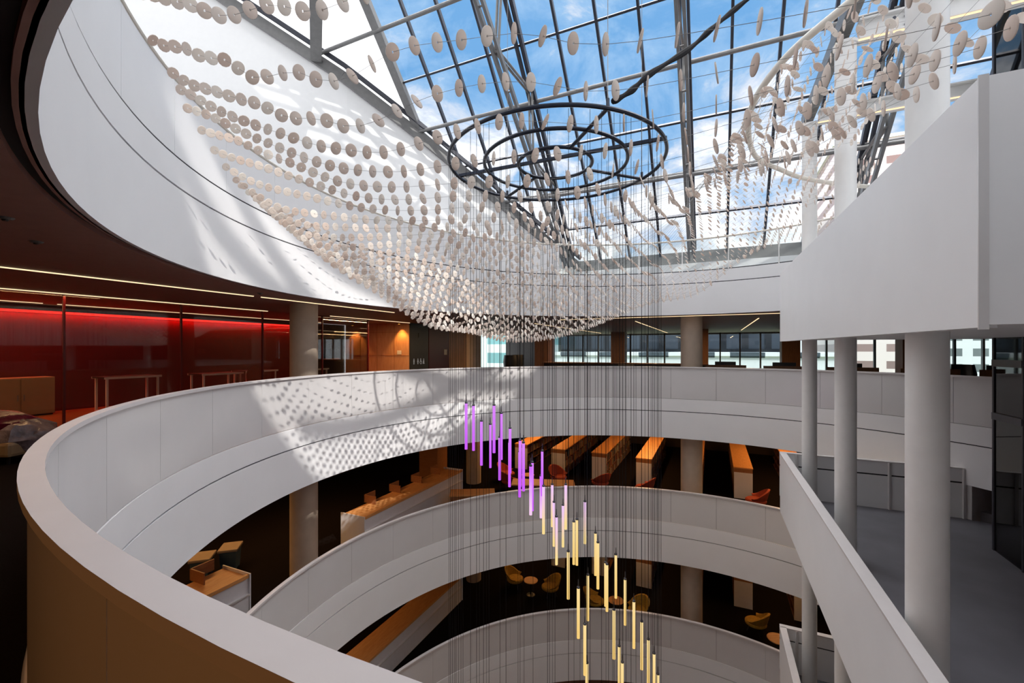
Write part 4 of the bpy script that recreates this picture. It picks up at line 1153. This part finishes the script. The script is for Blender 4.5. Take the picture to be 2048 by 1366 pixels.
def easy(m):
    t = thing('easy_chair', '', 'chair')
    mb = MB(); n = 16; vs = []
    for k in range(n+1):
        a = PI*(-0.12) + PI*1.24*k/n
        b = max(0.0, math.sin(a)); hh = 0.52 + 0.36*b
        for r, z in ((0.30, 0.34), (0.42, 0.5), (0.46+0.05*b, hh)):
            vs.append((r*math.cos(a), r*math.sin(a)*1.0, z))
    N = len(vs); ws = [(x*0.84, y*0.84, z) for x, y, z in vs]; fs = []
    for k in range(n):
        for j in range(2): fs.append((k*3+j, (k+1)*3+j, (k+1)*3+j+1, k*3+j+1)); fs.append((N+k*3+j, N+k*3+j+1, N+(k+1)*3+j+1, N+(k+1)*3+j))
        fs.append((k*3+2, (k+1)*3+2, N+(k+1)*3+2, N+k*3+2)); fs.append((k*3, N+k*3, N+(k+1)*3, (k+1)*3))
    fs += [(0,1,N+1,N),(1,2,N+2,N+1)]; e = n*3; fs += [(e,N+e,N+e+1,e+1),(e+1,N+e+1,N+e+2,e+2)]
    mb.add(vs+ws, fs); mb.build('backrest', M[m], t, True)
    MB().lathe((0,0,0.28), [(0.33,0),(0.39,0.05),(0.39,0.12),(0.34,0.16)], 20).build('seat', M[m], t, True)
    for a in (0.8, 2.35, 3.9, 5.5): MB().tube([(0.22*math.cos(a),0.22*math.sin(a),0.29),(0.34*math.cos(a),0.34*math.sin(a),0)], 0.014, 6).build('leg', M['black'], t)
    return t
ec = easy('redfab'); ec.location = (-0.25, 21.6, LV[1]); ec.rotation_euler.z = 1.2; tag(ec, 'red easy chair left of the side table', None, 'red easy chairs one storey down')
for x, y, r, lb in [(-0.1, 20.4, 2.2, 'red easy chair in front of the leftmost bookcase, close to the balustrade'), (2.25, 21.0, 0.6, 'red easy chair at the end of the second bookcase'), (4.1, 20.2, 3.6, 'red easy chair at the end of the third bookcase'), (5.9, 19.4, 4.0, 'red easy chair at the end of the fourth bookcase'), (9.95, 17.75, 4.2, 'red easy chair at the end of the orange topped bookcase')]:
    dup(ec, (x, y, LV[1]), r, lb, 'red easy chairs one storey down')
ey = easy('yellowfab'); ey.location = (1.75, 20.0, LV[2]); ey.rotation_euler.z = 5.0; tag(ey, 'mustard easy chair right of the left round table', None, 'mustard easy chairs two storeys down')
for x, y, r, lb in [(0.15, 20.7, 1.2, 'mustard easy chair left of the left round table'), (3.6, 18.9, 1.4, 'mustard easy chair left of the pink looking table'), (5.25, 18.2, 5.2, 'mustard easy chair right of the pink looking table'), (9.75, 17.4, 3.8, 'mustard easy chair at the end of a bookcase by the lower landing')]:
    dup(ey, (x, y, LV[2]), r, lb, 'mustard easy chairs two storeys down')

# ------------------------------------------------------------------ outside
tag(MB().uwbox(-90, 140, 45, 260, -7.2, -7.0).build('ground', M['grass']), 'ground outside the far windows', 'ground', kind='structure')
def building(label, u0, u1, w0, w1, z0, z1, m):
    o = uw((u0+u1)/2, (w0+w1)/2, z0)
    t = thing('office_building', label, 'building', o, UANG, 'buildings outside the far windows')
    MB().box((-(u1-u0)/2, -(w1-w0)/2, 0), ((u1-u0)/2, (w1-w0)/2, z1-z0)).build('facade', M[m], t)
    MB().box((-(u1-u0)/2-0.3, -(w1-w0)/2-0.3, z1-z0), ((u1-u0)/2+0.3, (w1-w0)/2+0.3, z1-z0+0.5)).build('parapet', M['bk_white'] if m != 'bk_dark' else M['bk_dark'], t)
building('teal and white office block outside, behind the wing chairs', -60, -25.4, 62, 80, -7, 16, 'bk_teal')
building('dark glass office block outside, behind the long counter and the concrete column', -24.7, 9.5, 74.5, 95, 1.46, 14, 'bk_dark')
building('low white building outside, below the dark glass block', -24.7, 15, 66, 73.5, -7, 0.95, 'bk_white')
building('pink apartment tower outside, right of the middle white column', 17.5, 29, 84, 100, -7, 34, 'bk_pink')
building('grey apartment tower outside at far right', 31, 52, 90, 110, -7, 30, 'bk_grey')

# ------------------------------------------------------------------ light
def area(name, loc, sx, sy, power, col, rz=0.0, rx=0.0):
    l = bpy.data.lights.new(name, 'AREA'); l.shape = 'RECTANGLE'; l.size = sx; l.size_y = sy; l.energy = power; l.color = col
    o = bpy.data.objects.new(name, l); COL.objects.link(o); o.location = loc; o.rotation_euler = (rx, 0, rz)
    return o
warm = (1.0, 0.50, 0.16)
area('ceiling_lamp', uw(4.5, 15.5, BOT[0]-0.03), 4.0, 0.1, 55, (1.0, 0.72, 0.46), UANG)  # extra lamp, added to brighten the back wall of the landing
for i, zc in ((1, BOT[0]), (2, BOT[1])):
    for u, w in ((-9.0, 22.5), (-3.0, 23.0), (3.0, 23.0), (8.0, 22.0), (-13.5, 10.0), (-13.5, 2.0)):
        area('ceiling_lamp', uw(u, w, zc-0.03), 7.0, 0.12, 150 if i == 1 else 70, warm, WANG)
for u, w, pw in ((-10.05, 1.0, 45), (-13.55, 2.0, 45), (-3.2, 26.0, 140), (1.7, 26.0, 140), (-8.0, 26.0, 140), (-12.6, 14.6, 120), (-16.6, 3.0, 60)):
    area('ceiling_lamp', uw(u, w, UB-0.04), 7.0 if w > 20 or w < 5 else 3.0, 0.1, pw, (1.0, 0.60, 0.28), WANG)
area('ceiling_lamp', uw(-2.0, -2.5, UB-0.04), 8.0, 0.1, 70, (1.0, 0.42, 0.13), UANG)
area('red_strip_lamp', uw(U0+0.10, 5.5, 2.9), 18.0, 0.05, 190, (1.0, 0.02, 0.015), WANG)
for u in (-16.9, -13.9):
    l = bpy.data.lights.new('spot_lamp', 'SPOT'); l.energy = 160; l.color = (1.0, 0.45, 0.1); l.spot_size = 1.6; l.spot_blend = 0.6; l.shadow_soft_size = 0.05
    o = bpy.data.objects.new('spot_lamp', l); COL.objects.link(o); o.location = uw(u, 16.95, UB-0.08)

sun = bpy.data.lights.new('sun', 'SUN'); sun.energy = 3.7; sun.angle = math.radians(0.6); sun.color = (1.0, 0.96, 0.90)
so_ = bpy.data.objects.new('sun', sun); COL.objects.link(so_)
d = Vector((-0.5, 0.75, -0.8)); so_.rotation_euler = d.to_track_quat('-Z', 'Y').to_euler()

wd = bpy.data.worlds.new('sky'); sc.world = wd; wd.use_nodes = True
nt = wd.node_tree; nt.nodes.clear()
out = nt.nodes.new('ShaderNodeOutputWorld'); bg = nt.nodes.new('ShaderNodeBackground')
tc = nt.nodes.new('ShaderNodeTexCoord')
mp = nt.nodes.new('ShaderNodeMapping'); mp.inputs['Scale'].default_value = (1.0, 1.0, 1.6); mp.inputs['Location'].default_value = (0.3, 0.1, 0.0)
nt.links.new(tc.outputs['Generated'], mp.inputs['Vector'])
n1 = nt.nodes.new('ShaderNodeTexNoise'); n1.inputs['Scale'].default_value = 5.0; n1.inputs['Detail'].default_value = 9; n1.inputs['Roughness'].default_value = 0.62; n1.inputs['Distortion'].default_value = 0.4
nt.links.new(mp.outputs['Vector'], n1.inputs['Vector'])
sp = nt.nodes.new('ShaderNodeSeparateXYZ'); nt.links.new(tc.outputs['Generated'], sp.inputs['Vector'])
ma = nt.nodes.new('ShaderNodeMath'); ma.operation = 'MULTIPLY_ADD'; ma.inputs[1].default_value = -0.62; ma.inputs[2].default_value = 0.34
nt.links.new(sp.outputs['Z'], ma.inputs[0])
ad = nt.nodes.new('ShaderNodeMath'); ad.operation = 'ADD'; nt.links.new(n1.outputs['Fac'], ad.inputs[0]); nt.links.new(ma.outputs[0], ad.inputs[1])
rp = nt.nodes.new('ShaderNodeValToRGB')
cr = rp.color_ramp
cr.elements[0].position = 0.42; cr.elements[0].color = (0.19, 0.45, 0.83, 1)
cr.elements[1].position = 0.74; cr.elements[1].color = (1.5, 1.53, 1.6, 1)
e_ = cr.elements.new(0.55); e_.color = (0.36, 0.60, 0.92, 1)
e_ = cr.elements.new(0.63); e_.color = (0.80, 0.87, 1.0, 1)
nt.links.new(ad.outputs[0], rp.inputs['Fac'])
# thicker, much brighter cloud towards the zenith
mr = nt.nodes.new('ShaderNodeMapRange'); mr.interpolation_type = 'SMOOTHSTEP'
mr.inputs['From Min'].default_value = 0.62; mr.inputs['From Max'].default_value = 0.80; mr.inputs['To Min'].default_value = 0.0; mr.inputs['To Max'].default_value = 1.0
nt.links.new(sp.outputs['Z'], mr.inputs['Value'])
mxc = nt.nodes.new('ShaderNodeMix'); mxc.data_type = 'RGBA'
nt.links.new(mr.outputs[0], mxc.inputs[0]); nt.links.new(rp.outputs['Color'], mxc.inputs[6]); mxc.inputs[7].default_value = (8.2, 8.1, 8.2, 1)
nt.links.new(mxc.outputs[2], bg.inputs['Color']); bg.inputs['Strength'].default_value = 1.0
nt.links.new(bg.outputs['Background'], out.inputs['Surface'])

# ------------------------------------------------------------------ camera
cam = bpy.data.cameras.new('camera'); co = bpy.data.objects.new('camera', cam); COL.objects.link(co)
co.location = (0, 0, E); co.rotation_euler = (PI/2, 0, 0)
cam.sensor_width = 36.0; cam.sensor_fit = 'HORIZONTAL'; cam.lens = 870/2048*36.0
cam.shift_x = 0.0; cam.shift_y = (699-683)/2048; cam.clip_start = 0.05; cam.clip_end = 500
sc.camera = co
sc.view_settings.view_transform = 'Standard'; sc.view_settings.look = 'None'; sc.view_settings.gamma = 1.0; sc.view_settings.use_curve_mapping = False
sc.view_settings.exposure = 0.0
sc.cycles.use_denoising = True
sc.cycles.max_bounces = 8; sc.cycles.diffuse_bounces = 5; sc.cycles.glossy_bounces = 4; sc.cycles.transparent_max_bounces = 16
sc.cycles.sample_clamp_indirect = 6.0
